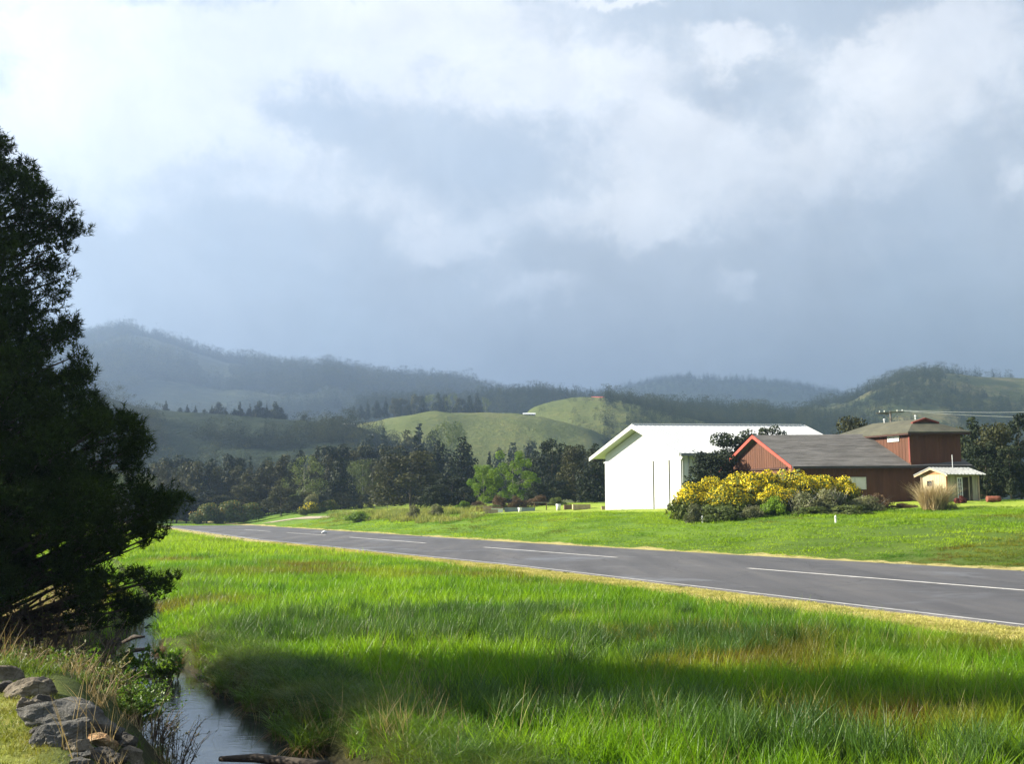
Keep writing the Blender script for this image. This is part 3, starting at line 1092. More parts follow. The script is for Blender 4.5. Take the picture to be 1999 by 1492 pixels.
# ================================================================== TREES AT MIDDLE DISTANCE
bark = mat('bark', (.075, .06, .045), .9, .4, 4, bump=.5)
palebark = mat('pale_bark', (.30, .28, .24), .8, .3, 6)
TD = leafmat('pine_needles', (.010, .018, .008), (.028, .038, .013), .12, .25, .7, spec=.15, random_amt=.6)
TO = leafmat('olive_needles', (.028, .032, .012), (.068, .070, .024), .2, .18, .7, spec=.15, random_amt=.6)
TG = leafmat('spring_leaves', (.075, .15, .008), (.15, .24, .016), .5, .3, .5, random_amt=.5)
TB = leafmat('russet_twigs', (.055, .035, .018), (.12, .075, .035), .25, .5, .7, random_amt=.5)
TW = leafmat('willow_leaves', (.06, .09, .02), (.13, .16, .04), .3, .3, .6, random_amt=.5)
TGR = leafmat('grey_leaves', (.085, .105, .040), (.19, .19, .085), .3, .5, .6, random_amt=.5)

PROTO = {}


def woody(seed, h, mtr, spread=.22, nl=7, rad=.016, lean=.0, bare=.12):
    """trunk mesh and limbs mesh of a tree h tall"""
    r = random.Random(seed)
    tr = Geo()
    pts = [Vector((0, 0, -.3))]
    x = y = 0.0
    for i in range(1, 7):
        x += r.uniform(-1, 1) * .012 * h + lean * h / 6
        y += r.uniform(-1, 1) * .012 * h
        pts.append(Vector((x, y, h * .86 * i / 6)))
    rr = [h * rad * (1 - .14 * i) for i in range(7)]
    rr[0] *= 1.3
    tr.tube(pts, rr, 7)
    lb = Geo()
    for i in range(nl):
        t = bare + (.82 - bare) * (i + r.random() * .6) / nl
        k = min(int(t * 6), 5)
        p = pts[k].lerp(pts[k + 1], t * 6 - k) if t * 6 < 6 else pts[6]
        p = Vector((p.x, p.y, h * .86 * t))
        a = r.random() * 6.28
        ln = h * spread * (1.2 - t * .7) * r.uniform(.8, 1.2)
        q1 = p + Vector((math.cos(a) * ln * .5, math.sin(a) * ln * .5, ln * .16))
        q2 = p + Vector((math.cos(a + .2) * ln, math.sin(a + .2) * ln, ln * r.uniform(.25, .55)))
        r0 = h * rad * .45 * (1.1 - t)
        lb.tube([p, q1, q2], [r0, r0 * .7, r0 * .25], 5)
    me1, me2 = tr.mesh('trunk'), lb.mesh('limbs')
    me1.materials.append(mtr)
    me2.materials.append(mtr)
    return me1, me2


def tree_proto(key, kind, seed, n, m, mtr=None, **kw):
    me = crown_mesh('crown', kind, seed, n, m)
    t1, t2 = woody(seed, 10.0, mtr or bark, **kw)
    PROTO[key] = (t1, t2, me)


for i in range(3):
    tree_proto('pine%d' % i, 'pine', 200 + i, 5200, TO)
    tree_proto('dark%d' % i, 'pine', 210 + i, 5600, TD)
    tree_proto('spruce%d' % i, 'spruce', 220 + i, 3600, TD)
    tree_proto('bushy%d' % i, 'bushy', 230 + i, 6500, (TD, TO, TD)[i])
    tree_proto('willow%d' % i, 'open', 240 + i, 4200, (TW, TO, TW)[i], palebark, spread=.35, nl=14, rad=.010)
for i in range(2):
    tree_proto('green%d' % i, 'open', 250 + i, 13000, TG, palebark, spread=.38, nl=16, rad=.009)


def put_tree(name, u, vtop, Y, key, wf, label, group=None, rz=None, base=None, cat='tree', sink=0.0):
    p = at(u, vtop, Y)
    zb = tz(p.x, p.y) if base is None else base
    h = (p.z - zb + sink) / 10.0
    o = empty(name, (p.x, p.y, zb - sink), rz if rz is not None else random.random() * 6.28)
    o.scale = (h * wf, h * wf, h)
    t1, t2, me = PROTO[key]
    link('trunk', t1, None, o)
    link('limbs', t2, None, o)['kind'] = 'stuff'
    link('crown', me, None, o)
    return tag(o, label, cat, group)


def prof(tab, u):
    return float(np.interp(u, [p[0] for p in tab], [p[1] for p in tab]))


# the long wood beyond the far end of the runway
TOP1 = [(-200, 880), (60, 888), (250, 902), (350, 897), (450, 897), (500, 899), (560, 884), (620, 872), (700, 874), (760, 872), (900, 880), (1200, 870)]
u = -150.0
i = 0
while u < 770:
    Y = 178 + random.uniform(-9, 9)
    k = random.choice(['pine0', 'pine1', 'pine2', 'pine0', 'dark1', 'willow0', 'willow1'])
    front = k.startswith('willow')
    put_tree('willow_tree' if front else 'pine_tree', u, prof(TOP1, u) + random.uniform(-7, 9) + (18 if front else 0), Y - (8 if front else 0), k, random.uniform(.75, 1.05),
             'bare twigged greyish tree standing among the olive pines of the wood past the runway end' if front else
             'olive green pine in the long wood beyond the far end of the runway', 'trees of the wood beyond the runway')
    u += random.uniform(16, 26)
    i += 1
u = 300.0
while u < 1170:
    put_tree('spruce_tree', u, prof(TOP1, u) - random.uniform(2, 13) + (8 if u > 900 else 0), 206 + random.uniform(-8, 8), random.choice(['spruce0', 'bushy0', 'pine2', 'dark0', 'dark2', 'bushy1']), random.uniform(.8, 1.0),
             'dark tree in the back row of the wood with only its top in sight', 'back row of the wood')
    u += random.uniform(26, 44)

put_tree('pine_tree', 803, 879, 148, 'bushy1', 1.5, 'big round dark pine standing forward of the wood behind a grey bush', rz=1.0)
put_tree('pine_tree', 902, 844, 172, 'dark0', .95, 'tallest dark pine in the middle of the wood left of the bright green tree', rz=2.0)
put_tree('pine_tree', 858, 853, 176, 'dark2', .85, 'dark pine crown rising just behind the big round dark pine', rz=.3)
put_tree('spruce_tree', 812, 842, 200, 'spruce1', 1.0, 'blackish pointed spruce top showing above the big round dark pine', rz=.3)
put_tree('pine_tree', 760, 868, 182, 'dark1', .8, 'dark pine just left of and behind the big round dark pine', rz=3.3)
put_tree('alder_tree', 1002, 879, 134, 'green0', 1.05, 'bright lime green tree with a pale stem in front of the dark wood', rz=.4)
put_tree('alder_tree', 944, 908, 136, 'green1', 1.05, 'smaller lime green tree on the left flank of the taller green one', rz=1.4)
put_tree('pine_tree', 1078, 853, 150, 'bushy2', .86, 'broad dark green pine right of the bright green tree', rz=.9)
put_tree('pine_tree', 1122, 866, 138, 'bushy1', .78, 'brownish olive pine between the dark pine and the white hangar', rz=2.2)
put_tree('pine_tree', 1160, 858, 128, 'dark0', .85, 'dark pine standing close to the left wall of the white hangar', rz=4.0)
put_tree('alder_tree', 1196, 846, 150, 'pine2', .9, 'yellowish green tree top peeping over the left eave of the hangar', rz=4.0)
for u_, v_ in ((1130, 960), (1165, 940), (1090, 935), (1050, 940), (880, 930), (850, 945), (905, 950)):
    put_tree('shrub', u_, v_, 127 + (u_ % 7), 'bushy0', 1.5, 'low dark shrub filling the shade under the pines', 'dark undergrowth shrubs under the pines', cat='shrub')
u = 250.0
while u < 770:
    k = random.choice(['bushy0', 'bushy1', 'bushy2', 'willow1'])
    put_tree('shrub', u, random.uniform(945, 975), 160 + random.uniform(-4, 6), k, 1.5, 'low dull shrub along the foot of the wood past the runway', 'undergrowth shrubs at the foot of the wood', cat='shrub')
    u += random.uniform(18, 28)

# hazy trees between the wood and the green pasture
for j, (u_, v_, k, wf) in enumerate([(700, 862, 'dark1', .9), (722, 838, 'dark0', .9), (748, 836, 'spruce1', 1.1), (775, 852, 'dark2', 1.0), (797, 829, 'pine1', .9), (818, 827, 'spruce0', 1.2),
                                     (846, 829, 'pine0', .8), (872, 823, 'willow0', .7), (884, 816, 'willow2', .5), (1000, 856, 'dark0', .8), (1036, 850, 'dark2', .8), (1062, 862, 'spruce2', 1.0), (975, 866, 'dark1', .8)]):
    lab = ['hazy blue green tree standing at the foot of the green pasture', None][0]
    put_tree('hazy_tree', u_, v_, 318, k, wf, lab, 'trees at the foot of the pasture')
# row of dark trees on the crest of the shaded slope
for (u_, v_, k, wf) in [(195, 768, 'spruce0', 1.6), (214, 774, 'dark2', 1.2), (324, 782, 'spruce1', 1.5), (352, 794, 'dark1', 1.3), (366, 789, 'spruce2', 1.2), (382, 791, 'spruce0', 1.2), (400, 797, 'dark0', 1.3),
                        (414, 791, 'spruce1', 1.2), (427, 782, 'dark1', 1.3), (441, 795, 'spruce1', 1.3), (458, 796, 'dark0', 1.2), (469, 785, 'spruce0', 1.4), (488, 788, 'spruce2', 1.2), (507, 780, 'dark2', 1.1),
                        (521, 788, 'spruce1', 1.1), (537, 781, 'dark0', 1.2), (549, 793, 'dark1', 1.2), (596, 809, 'bushy0', 1.2), (629, 813, 'spruce1', 1.4), (656, 811, 'bushy2', 1.4)]:
    b0 = at(u_, prof([(60, 750), (200, 778), (260, 795), (300, 803), (420, 814), (550, 821), (640, 829), (700, 838)], u_) + 5, 462)
    put_tree('crest_tree', u_, v_, 462, k, wf, 'small dark tree on the skyline of the shaded slope left of the pasture', 'trees on the crest of the shaded slope', base=b0.z - 1)
# trees rising behind the green pasture
u = 690.0
while u < 955:
    vt = prof([(690, 790), (715, 778), (745, 774), (790, 778), (815, 768), (850, 764), (890, 768), (903, 778), (925, 763), (955, 774)], u) + random.uniform(-3, 6)
    b0 = at(u, 818, 600)
    put_tree('woodland_tree', u, vt, 600 + random.uniform(-8, 14), random.choice(['dark0', 'dark1', 'pine0', 'willow0', 'spruce2', 'bushy1']), random.uniform(.7, 1.0),
             'tall grey green tree in the stand just behind the crest of the pasture', 'stand of trees behind the pasture', base=b0.z)
    u += random.uniform(11, 19)
for (u_, v_) in ((843, 742), (870, 746), (1093, 752), (1106, 756), (640, 706)):
    Yq = 975 if u_ > 1000 else 1400
    put_tree('skyline_tree', u_, v_, Yq, 'spruce1', 1.4, 'single hazy spruce poking above the far ridge line', 'single spruces on the far ridge', base=at(u_, v_ + 26, Yq).z - 3)

# trees round the buildings
put_tree('pine_tree', 1440, 836, 91.5, 'bushy0', 1.05, 'dark pine with ragged limbs growing in front of the white hangar wall', rz=.7)
put_tree('pine_tree', 1502, 825, 95.5, 'bushy2', .72, 'dark pine top standing behind the peak of the brown house roof', rz=1.9)
put_tree('pine_tree', 1388, 880, 88, 'bushy0', 1.3, 'low dark pine between the hangar and the yellow broom', rz=3.9)
put_tree('pine_tree', 1664, 809, 106, 'bushy1', .7, 'olive pine showing behind the left end of the mossy hipped roof', rz=2.9)
put_tree('pine_tree', 1868, 822, 100, 'pine0', .8, 'olive pine half hidden behind the upper storey of the brown house', rz=1.1)
put_tree('pine_tree', 1899, 803, 97, 'dark2', .72, 'tall dark pine just right of the brown house with a knobby top', rz=5.1)
put_tree('pine_tree', 1942, 822, 95, 'bushy1', .75, 'olive pine between the tall knobby pine and the picture edge', rz=2.1)
put_tree('pine_tree', 1984, 800, 99, 'bushy2', .75, 'dark pine at the right edge of the picture behind the yard', rz=3.1)
put_tree('pine_tree', 2040, 815, 96, 'pine0', .9, 'olive pine past the right edge of the yard', rz=3.1)
put_tree('pine_tree', 1920, 860, 90, 'bushy0', .8, 'low dark pine filling the shade right of the shed roof', rz=0.1)
put_tree('pine_tree', 1968, 868, 88.5, 'bushy2', .8, 'low dark pine at the far right behind the mown yard', rz=1.1)

# ================================================================== SHRUBS
YEL = leafmat('broom_flowers', (.62, .47, .008), (.85, .70, .015), .35, 1.5, .5, random_amt=.5)
GRS = leafmat('broom_stems', (.07, .10, .014), (.14, .17, .025), .3, 1, .6, random_amt=.5)
DRYG = leafmat('pampas_blades', (.30, .22, .11), (.50, .40, .24), .25, 2, .6, random_amt=.4)


def mound(seed, n, size, m, hgt=1.0, lobes=16, shell=.55, lo=.1, name='foliage', thin=.5):
    """leafy mound of unit radius and height hgt"""
    r = np.random.default_rng(seed)
    an = r.random(lobes) * 6.28
    el_ = r.random(lobes)
    rr = .68 * np.sqrt(1 - (el_ * .95) ** 2) * (.4 + .6 * r.random(lobes))
    cs = np.stack([np.cos(an) * rr, np.sin(an) * rr, hgt * (lo + (.78 - lo) * el_)], -1)
    q_ = .20 + .16 * r.random(lobes)
    rs = np.stack([q_, q_, q_ * hgt * .9], -1)
    v, f = twigcloud(r, cs, rs, n, size)
    v[:, 2] = np.maximum(v[:, 2], .0)
    g = Geo()
    g.quads(v, f)
    me = g.mesh(name)
    me.materials.append(m)
    return me, cs, rs


def flower_mesh(seed, cs, rs, n, size, m, zmin):
    r = np.random.default_rng(seed)
    v, f = twigcloud(r, cs, rs * 1.08, n, size)
    ctr = v.reshape(-1, 3, 3).mean(1)
    k = ctr[:, 2] > zmin + .25 * r.random(len(ctr))
    v = v.reshape(-1, 3, 3)[k].reshape(-1, 3)
    g = Geo()
    g.quads(v, np.arange(len(v)).reshape(-1, 3))
    me = g.mesh('flowers')
    me.materials.append(m)
    return me


def stem_mesh(seed, n, h, spread, m, rad=.012, sides=4):
    r = random.Random(seed)
    g = Geo()
    for i in range(n):
        a = r.random() * 6.28
        l = spread * r.random()
        x0, y0 = math.cos(a) * l * .3, math.sin(a) * l * .3
        hh = h * r.uniform(.6, 1.0)
        g.tube([(x0, y0, -.05), (x0 + math.cos(a) * l * .3, y0 + math.sin(a) * l * .3, hh * .5), (x0 + math.cos(a + .3) * l * .8, y0 + math.sin(a + .3) * l * .8, hh)],
               [rad, rad * .7, rad * .3], sides, cap=False)
    me = g.mesh('stems')
    me.materials.append(m)
    return me


def bush(name, u, vtop, Y, wpx, fol, label, group=None, flowers=None, stems=None, depth=.8, cat='bush', base=None):
    p = at(u, vtop, Y)
    zb = tz(p.x, p.y) if base is None else base
    h = max(.2, p.z - zb)
    rx = wpx / 2 / F * Y
    o = empty(name, (p.x, p.y, zb), 0)
    o.scale = (rx, rx * depth, h)
    link('foliage', fol, None, o)
    if flowers:
        link('flowers', flowers, None, o)
    if stems:
        link('stems', stems, None, o)
    return tag(o, label, cat, group)


brooms = []
twig = mat('twig_bark', (.10, .075, .05), .9, .3, 5)
for i in range(4):
    fo, cs, rs = mound(300 + i, 5200, .075, GRS, 1.0, 44)
    fl = flower_mesh(310 + i, cs, rs, 16000, .038, YEL, .40)
    brooms.append((fo, fl, stem_mesh(320 + i, 22, .8, .8, twig, .008)))
BR = [(1352, 943, 73, 74, 'leftmost yellow broom bush by the hangar doors, low and rounded'),
      (1392, 930, 74, 92, 'yellow broom bush second from the hangar, thick with flowers'),
      (1440, 928, 75.5, 96, 'yellow broom bush in front of the brown gable, its left corner'),
      (1492, 921, 74.5, 100, 'tall yellow broom bush below the garage opening of the brown gable'),
      (1545, 919, 75.5, 96, 'tallest yellow broom bush at the corner of the brown house'),
      (1594, 927, 76.5, 92, 'yellow broom bush left of the white window of the brown house'),
      (1640, 934, 76.5, 78, 'rightmost yellow broom bush just under the white window'),
      (1418, 950, 71.5, 80, 'yellow broom bush standing forward at the left of the clump'),
      (1520, 946, 72, 90, 'yellow broom bush standing forward in the middle of the clump')]
for j, (u_, v_, Y_q, w_, lab) in enumerate(BR):
    fo, fl, st = brooms[j % 4]
    o = bush('broom_bush', u_, v_, Y_q, w_ * 1.6, fo, lab, 'yellow broom bushes by the buildings', fl, st, .7)
    o.rotation_euler.z = j * 1.3
gfo, gcs, grs = mound(340, 5200, .06, TGR, 1.0, 20, lo=.0)
lfo, _, _ = mound(341, 3600, .08, TG, 1.0, 16, lo=.0)
wfo, _, _ = mound(342, 3600, .06, TB, 1.0, 16, lo=.0)
dfo, _, _ = mound(343, 4200, .07, TW, 1.0, 16, lo=.0)
gst = stem_mesh(344, 30, 1.15, 1.1, palebark, .006)
for (u_, v_, Y_q, w_, me_, nm, lab) in [
        (1560, 962, 70, 120, gfo, 'bramble_bush', 'grey green bramble mound in front of the tall broom, left half'),
        (1625, 955, 70.5, 130, gfo, 'bramble_bush', 'grey green bramble mound below the white window'),
        (1690, 968, 71, 90, gfo, 'bramble_bush', 'low greyish bramble at the right end of the broom clump'),
        (1714, 962, 74, 70, wfo, 'russet_bush', 'russet dead bush against the dark wall of the brown house'),
        (1765, 982, 73.5, 60, wfo, 'russet_bush', 'small brown dead bush left of the dry pampas grass'),
        (1510, 972, 69.5, 66, lfo, 'green_bush', 'bright leafy bush at the front foot of the broom clump'),
        (1590, 988, 68, 100, dfo, 'green_bush', 'low green bush before the grey brambles'),
        (1660, 984, 67.5, 120, dfo, 'green_bush', 'low dark green bush right of the white marker post'),
        (1400, 985, 69, 110, dfo, 'green_bush', 'weedy green growth at the foot of the left broom bushes'),
        (1465, 988, 69, 90, gfo, 'bramble_bush', 'dull weedy bramble low in the middle of the broom clump'),
        (1352, 985, 69.5, 60, gfo, 'bramble_bush', 'dull weedy bramble low at the left end of the broom clump'),
        (1873, 966, 74, 34, None, 'russet_bush', 'dark red leafed shrub left of the shed door step')]:
    if me_ is None:
        RED = leafmat('red_leaves', (.10, .022, .018), (.19, .05, .035), .25, 2, .5)
        me_, _, _ = mound(350, 1500, .12, RED, 1.0, 10, lo=.0)
    o = bush(nm, u_, v_, Y_q, w_ * 1.1, me_, lab, None, None, gst if me_ is gfo else None, .8)
    o.rotation_euler.z = u_
# bushes before the wood
for (u_, v_, Y_q, w_, me_, nm, lab) in [
        (807, 985, 108, 34, gfo, 'grey_bush', 'brownish grey bush in the grass left of the silvery one'),
        (851, 984, 108, 38, gfo, 'grey_bush', 'round silvery grey bush at the grass edge right of the brownish one'),
        (700, 1000, 118, 70, lfo, 'green_bush', 'bright weedy tuft at the far edge of the grass below the wood'),
        (905, 980, 116, 36, lfo, 'green_bush', 'bright leafy bush left of the russet reeds'),
        (935, 977, 124, 50, wfo, 'russet_bush', 'russet reedy bush, leftmost of the row under the green tree'),
        (975, 966, 125, 60, wfo, 'russet_bush', 'russet reedy bush under the left side of the green tree'),
        (1012, 968, 124, 56, wfo, 'russet_bush', 'russet reedy bush at the foot of the pale stem'),
        (1052, 966, 125, 60, wfo, 'russet_bush', 'russet reedy bush behind the bench'),
        (1088, 970, 124, 50, dfo, 'green_bush', 'olive bush at the right end of the russet row'),
        (965, 985, 121, 44, dfo, 'green_bush', 'low olive bush behind the upright timber boards'),
        (610, 962, 150, 46, gfo, 'shrub', 'dull bush beside the small yellow broom at the wood edge')]:
    o = bush(nm, u_, v_, Y_q, w_ * 1.1, me_, lab, None, None, None, .8)
    o.rotation_euler.z = u_
OCH = leafmat('sparse_flowers', (.20, .13, .015), (.34, .22, .02), .3, 1.5, .5, random_amt=.5)
fo, cs, rs = mound(360, 3200, .09, TW, 1.0, 20)
farbroom = (fo, flower_mesh(361, cs, rs, 900, .055, OCH, .35), flower_mesh(362, cs, rs, 2200, .06, YEL, .35))
for (u_, v_, Y_q, w_, lab) in [(404, 985, 150, 50, 'small far broom bush next to the pine on the left'), (447, 980, 152, 56, 'far broom bush with sparse orange yellow flowers'), (487, 984, 152, 46, 'far broom bush at the right end of the leftmost group'),
                               (604, 982, 145, 34, 'far bright yellow broom bush under a bare tree'), (640, 978, 150, 40, 'far broom bush right of the bright yellow one')]:
    bush('broom_bush', u_, v_, Y_q, w_ * 1.5, farbroom[0], lab, 'small broom bushes at the edge of the wood', farbroom[1 if v_ != 982 else 2], None, .8)

# dry pampas clump beside the shed
p = gz(1822, 1001, 2.2)
p = at(1822, 960, 69.5)
o = empty('pampas_clump', (p.x, p.y, tz(p.x, p.y)))
me = blade_mesh('foliage', 1500, .75, 2.3, .035, .50, DRYG, 4, 77, .50, .55, .35)
link('foliage', me, None, o)
me = blade_mesh('stems', 60, .5, 2.3, .03, .1, DRYG, 3, 78, .3, .4, .0)
link('stems', me, None, o)
tag(o, 'big clump of dry straw coloured pampas grass beside the shed', 'grass clump')
me = blade_mesh('foliage', 260, .5, .8, .03, .8, TGR, 3, 79, .6, .6, .3)
p2 = at(1853, 975, 69)
o = empty('grass_clump', (p2.x, p2.y, tz(p2.x, p2.y)))
link('foliage', me, None, o)
tag(o, 'low grey green grass clump at the right foot of the dry pampas', 'grass clump')


for (u_, v_, Y_, lab) in ((1948, 945, 92, 'dark shrub under the olive pine behind the mown yard'), (1988, 948, 93, 'dark shrub at the right picture edge behind the mown yard'), (1915, 950, 91, 'dark shrub just behind the shed, right side')):
    put_tree('shrub', u_, v_, Y_, 'bushy0', 1.6, lab, cat='shrub')
# rank pale reeds and tall grass between the mown edge and the wood
RED_ = leafmat('pale_reeds', (.11, .17, .02), (.30, .30, .08), .4, .4, .6, random_amt=.5)
reed_t = [blade_mesh('reed', 60, .6, .62, .05, .35, RED_, 3, 165 + i, .4, .6, .2) for i in range(3)]
r = np.random.default_rng(31)
pts = []
for k in range(800):
    Yq = r.uniform(98, 135)
    uq = r.uniform(560, 945)
    p = at(uq, 990, Yq)
    if vnoise(np.array([p.x]), np.array([Yq]), .12, 2)[0] > .42 and far_e(p.x, Yq) > 6:
        pts.append((p.x, Yq, 0))
pts = np.array(pts)
pts[:, 2] = terrain(pts[:, 0], pts[:, 1])
n = len(pts)
sc_ = .6 + .8 * r.random(n)
scatter('reeds', pts, np.stack([sc_, sc_, sc_], -1), np.stack([np.zeros(n), np.zeros(n), r.random(n) * 6], -1), r.integers(0, 3, n), reed_t, None,
        'pale rank grass and reeds along the foot of the wood')


# ================================================================== THE BIG PINE ON THE LEFT
NDL = leafmat('big_pine_needles', (.009, .020, .004), (.032, .052, .007), .10, 1.2, .8, spec=.04, random_amt=.7)
BND = [(240, 8), (262, 18), (290, 55), (320, 62), (350, 82), (372, 122), (395, 130), (410, 168), (430, 160), (448, 132), (470, 148), (490, 145), (510, 130), (540, 124), (580, 108), (604, 116),
       (615, 160), (640, 172), (665, 168), (690, 186), (712, 176), (735, 166), (765, 206), (795, 212), (806, 268), (835, 300), (880, 300), (905, 296), (935, 268), (955, 300), (965, 360), (985, 372), (1005, 350),
       (1030, 322), (1055, 300), (1075, 250), (1090, 235), (1105, 262), (1135, 290), (1160, 300), (1190, 285), (1215, 262)]
YP = 16.0
PX, PYY = at(-62, 900, YP).x, YP
mpx = YP / F
rp = random.Random(4)
lob = []      # u, v, depth offset, radius px
for (u_, v_, r_) in [(8, 262, 14), (10, 285, 22), (40, 285, 16), (48, 312, 22), (62, 350, 26), (95, 372, 22), (118, 388, 20), (150, 412, 20), (130, 432, 24), (138, 478, 16), (115, 520, 24), (108, 560, 22), (98, 592, 18),
                     (145, 625, 22), (150, 655, 22), (168, 690, 20), (150, 720, 24), (185, 775, 20), (200, 800, 24), (240, 812, 26), (272, 832, 28), (285, 868, 26), (282, 905, 22), (262, 935, 22), (290, 965, 24), (325, 975, 20),
                     (352, 975, 18), (372, 972, 12), (340, 1000, 20), (318, 1022, 22), (320, 1040, 14), (290, 1035, 20), (285, 1060, 14), (252, 1055, 20), (235, 1072, 12),
                     (285, 1118, 16), (300, 1125, 20), (325, 1130, 16), (338, 1124, 10), (310, 1150, 22), (300, 1175, 22), (275, 1190, 24), (262, 1215, 18), (240, 1180, 26), (210, 1165, 26), (180, 1150, 22), (165, 1175, 22), (200, 1195, 22), (232, 1205, 18), (292, 1197, 16)]:
    lob.append((u_ - 13, v_ + 3, rp.uniform(-.35, .35), r_ * 1.05))
    lob.append((u_ - 20, v_ + 8, rp.uniform(-.8, .8), r_ * 1.0))
for (u_, v_) in ((20, 1120), (60, 1130), (100, 1125), (30, 1145), (80, 1140), (130, 1110), (-20, 1130), (10, 1100)):
    lob.append((u_, v_, rp.uniform(-.6, .6), 30))
for v_ in range(275, 1150, 24):
    bw = prof(BND, v_)
    half = bw + 62
    u_ = bw - 62
    while u_ > -62 - half * .9:
        rr_q = rp.uniform(26, 42)
        w_in = math.sqrt(max(0.02, 1 - ((u_ + 62) / (half + 10)) ** 2))
        dep = rp.uniform(-1, 1) * w_in * half * mpx * .75
        hole = (math.sin(v_ * .105 + 2) < -.55 and u_ > bw - 90 and v_ < 1000 and rp.random() < .55) or (110 < u_ < 150 and 1040 < v_ < 1120)
        if not hole:
            lob.append((u_ + rp.uniform(-12, 12), v_ + rp.uniform(-12, 12), dep, rr_q))
            if w_in > .5:
                lob.append((u_ + rp.uniform(-12, 12), v_ + rp.uniform(-12, 12), -abs(dep) - .2 * w_in * half * mpx, rr_q))
        u_ -= rp.uniform(22, 34)
LC = np.array([list(at(a, b_, YP)) for (a, b_, c, d) in lob])
LC[:, 1] += np.array([c for (_, _, c, _) in lob])
LR = np.array([d * mpx for (*_, d) in lob])
nb_ = sum(1 for q in lob if q[3] < 33.7 and False) or 104
r = np.random.default_rng(12)
wgt = LR ** 2
wgt[:nb_] *= 2.2
NT_ = 36000
ci = r.choice(len(lob), NT_, p=wgt / wgt.sum())
d = r.normal(size=(NT_, 3))
d[:, 2] = d[:, 2] * .8 + .25
d /= np.linalg.norm(d, axis=1)[:, None]
cen = LC[ci] + d * (LR[ci] * (.35 + .62 * r.random(NT_) ** .5))[:, None]
axis = d * .8 + np.array([0, 0, .9]) + .35 * r.normal(size=(NT_, 3))
axis /= np.linalg.norm(axis, axis=1)[:, None]
K = 14
ax = np.repeat(axis, K, 0)
ce = np.repeat(cen, K, 0)
rnd = r.normal(size=(NT_ * K, 3))
perp = rnd - ax * np.sum(rnd * ax, 1)[:, None]
perp /= np.linalg.norm(perp, axis=1)[:, None]
al = (.45 + .85 * r.random((NT_ * K, 1)))
nd = ax * np.cos(al) + perp * np.sin(al)
side_ = np.cross(nd, r.normal(size=(NT_ * K, 3)))
side_ /= np.linalg.norm(side_, axis=1)[:, None]
bs = ce + ax * (r.random((NT_ * K, 1)) - .5) * .11
ln = .060 + .055 * r.random((NT_ * K, 1))
V = np.stack([bs - side_ * .0065, bs + side_ * .0065, bs + nd * ln], 1).reshape(-1, 3)
g = Geo()
g.quads(V, np.arange(len(V)).reshape(-1, 3))
v_, f_ = twigcloud(r, LC, np.stack([LR, LR, LR], -1) * .58, 50000, .045)
g.quads(v_, f_)
zb = tz(PX, PYY)
pine = empty('pine_tree', (PX, PYY, zb))


def child(name, g, m, parent=None, smooth=False):
    o = link(name, g, m, parent or pine, smooth)
    o.matrix_parent_inverse = Matrix.Translation(-Vector((PX, PYY, zb)))
    return o


child('crown', g, NDL)
g = Geo()
tp = [Vector((PX + .1 * math.sin(k * 1.3), PYY + .08 * math.cos(k * 2.1), zb - .3 + (8.3 - zb) * k / 9)) for k in range(10)]
g.tube(tp, [.30 - .027 * k for k in range(10)], 9)
child('trunk', g, bark, smooth=True)
g = Geo()
for k in range(0, len(lob), 2):
    c = Vector(LC[k])
    t0 = min(max((c.z - zb - .35 * (abs(c.x - PX))) / (8.3 - zb), .08), .93)
    kk = min(int(t0 * 9), 8)
    a = tp[kk].lerp(tp[kk + 1], t0 * 9 - kk)
    m1 = a.lerp(c, .5) + Vector((rp.uniform(-.1, .1), rp.uniform(-.1, .1), rp.uniform(-.15, .05)))
    L_ = (c - a).length
    g.tube([a, m1, c], [.018 + .014 * L_, .012 + .008 * L_, .006], 5, cap=False)
child('branches', g, bark)
tag(pine, 'huge dark pine with ragged clumps of needles rising at the left edge', 'tree')

def hit(u, v, lift=0.0):
    a = (u - 999.5) / F
    b_ = (746.0 - v) / F
    t_ = np.concatenate([np.arange(3, 40, .02), np.arange(40, 140, .2)])
    x, y, z = a * t_, t_ * (_c - b_ * _s), CAMZ + t_ * (_s + b_ * _c)
    tg = terrain(x, y)
    k = int(np.argmax(z < tg + lift))
    return Vector((x[k], y[k], tg[k]))


# ================================================================== BUILDINGS
def sub(root, name, g, m, parent=None, smooth=False):
    """mesh given in place coordinates, hung under an Empty standing at the thing's base"""
    o = root.location
    for a in g.v:
        a -= np.array([o.x, o.y, o.z])
    ob = link(name, g, m, parent or root, smooth)
    return ob


def V3(p, z):
    return Vector((p[0], p[1], z))


white = mat('white_siding', (.50, .50, .48), .6, .16, .35, col2=(.42, .42, .395))
whited = mat('white_metal', (.60, .61, .61), .45, .12, .5, col2=(.52, .53, .53))
gutterm = mat('grey_gutter', (.16, .17, .18), .5, .2, 2)
darkgap = mat('dark_gap', (.012, .012, .012), .9, .2, 2)
siding = mat('brown_siding', (.10, .040, .021), .8, .28, .6, bump=.3, bscale=14, stretch=(3, 3, .35))
redtrim = mat('red_trim', (.34, .050, .028), .6, .2, 1.5)
shingle = mat('grey_shingles', (.125, .118, .112), .9, .35, 1.2, bump=.4, bscale=12, stretch=(.5, .5, 3))
mossy = mat('mossy_roof', (.095, .092, .062), .95, .35, .8, col2=(.050, .050, .038), bump=.5, bscale=10)
glassm = mat('window_glass', (.30, .33, .34), .12, .15, .8, spec=.8)
curtain = mat('curtained_pane', (.62, .60, .56), .5, .12, 1.2)
wframe = mat('window_frame', (.55, .54, .50), .6, .15, 3)
planks = mat('grey_planks_shade', (.34, .31, .22), .9, .35, 2.0, bump=.4, bscale=18, stretch=(3, 3, .4))  # same boards, the shaded long wall's tone put into the colour
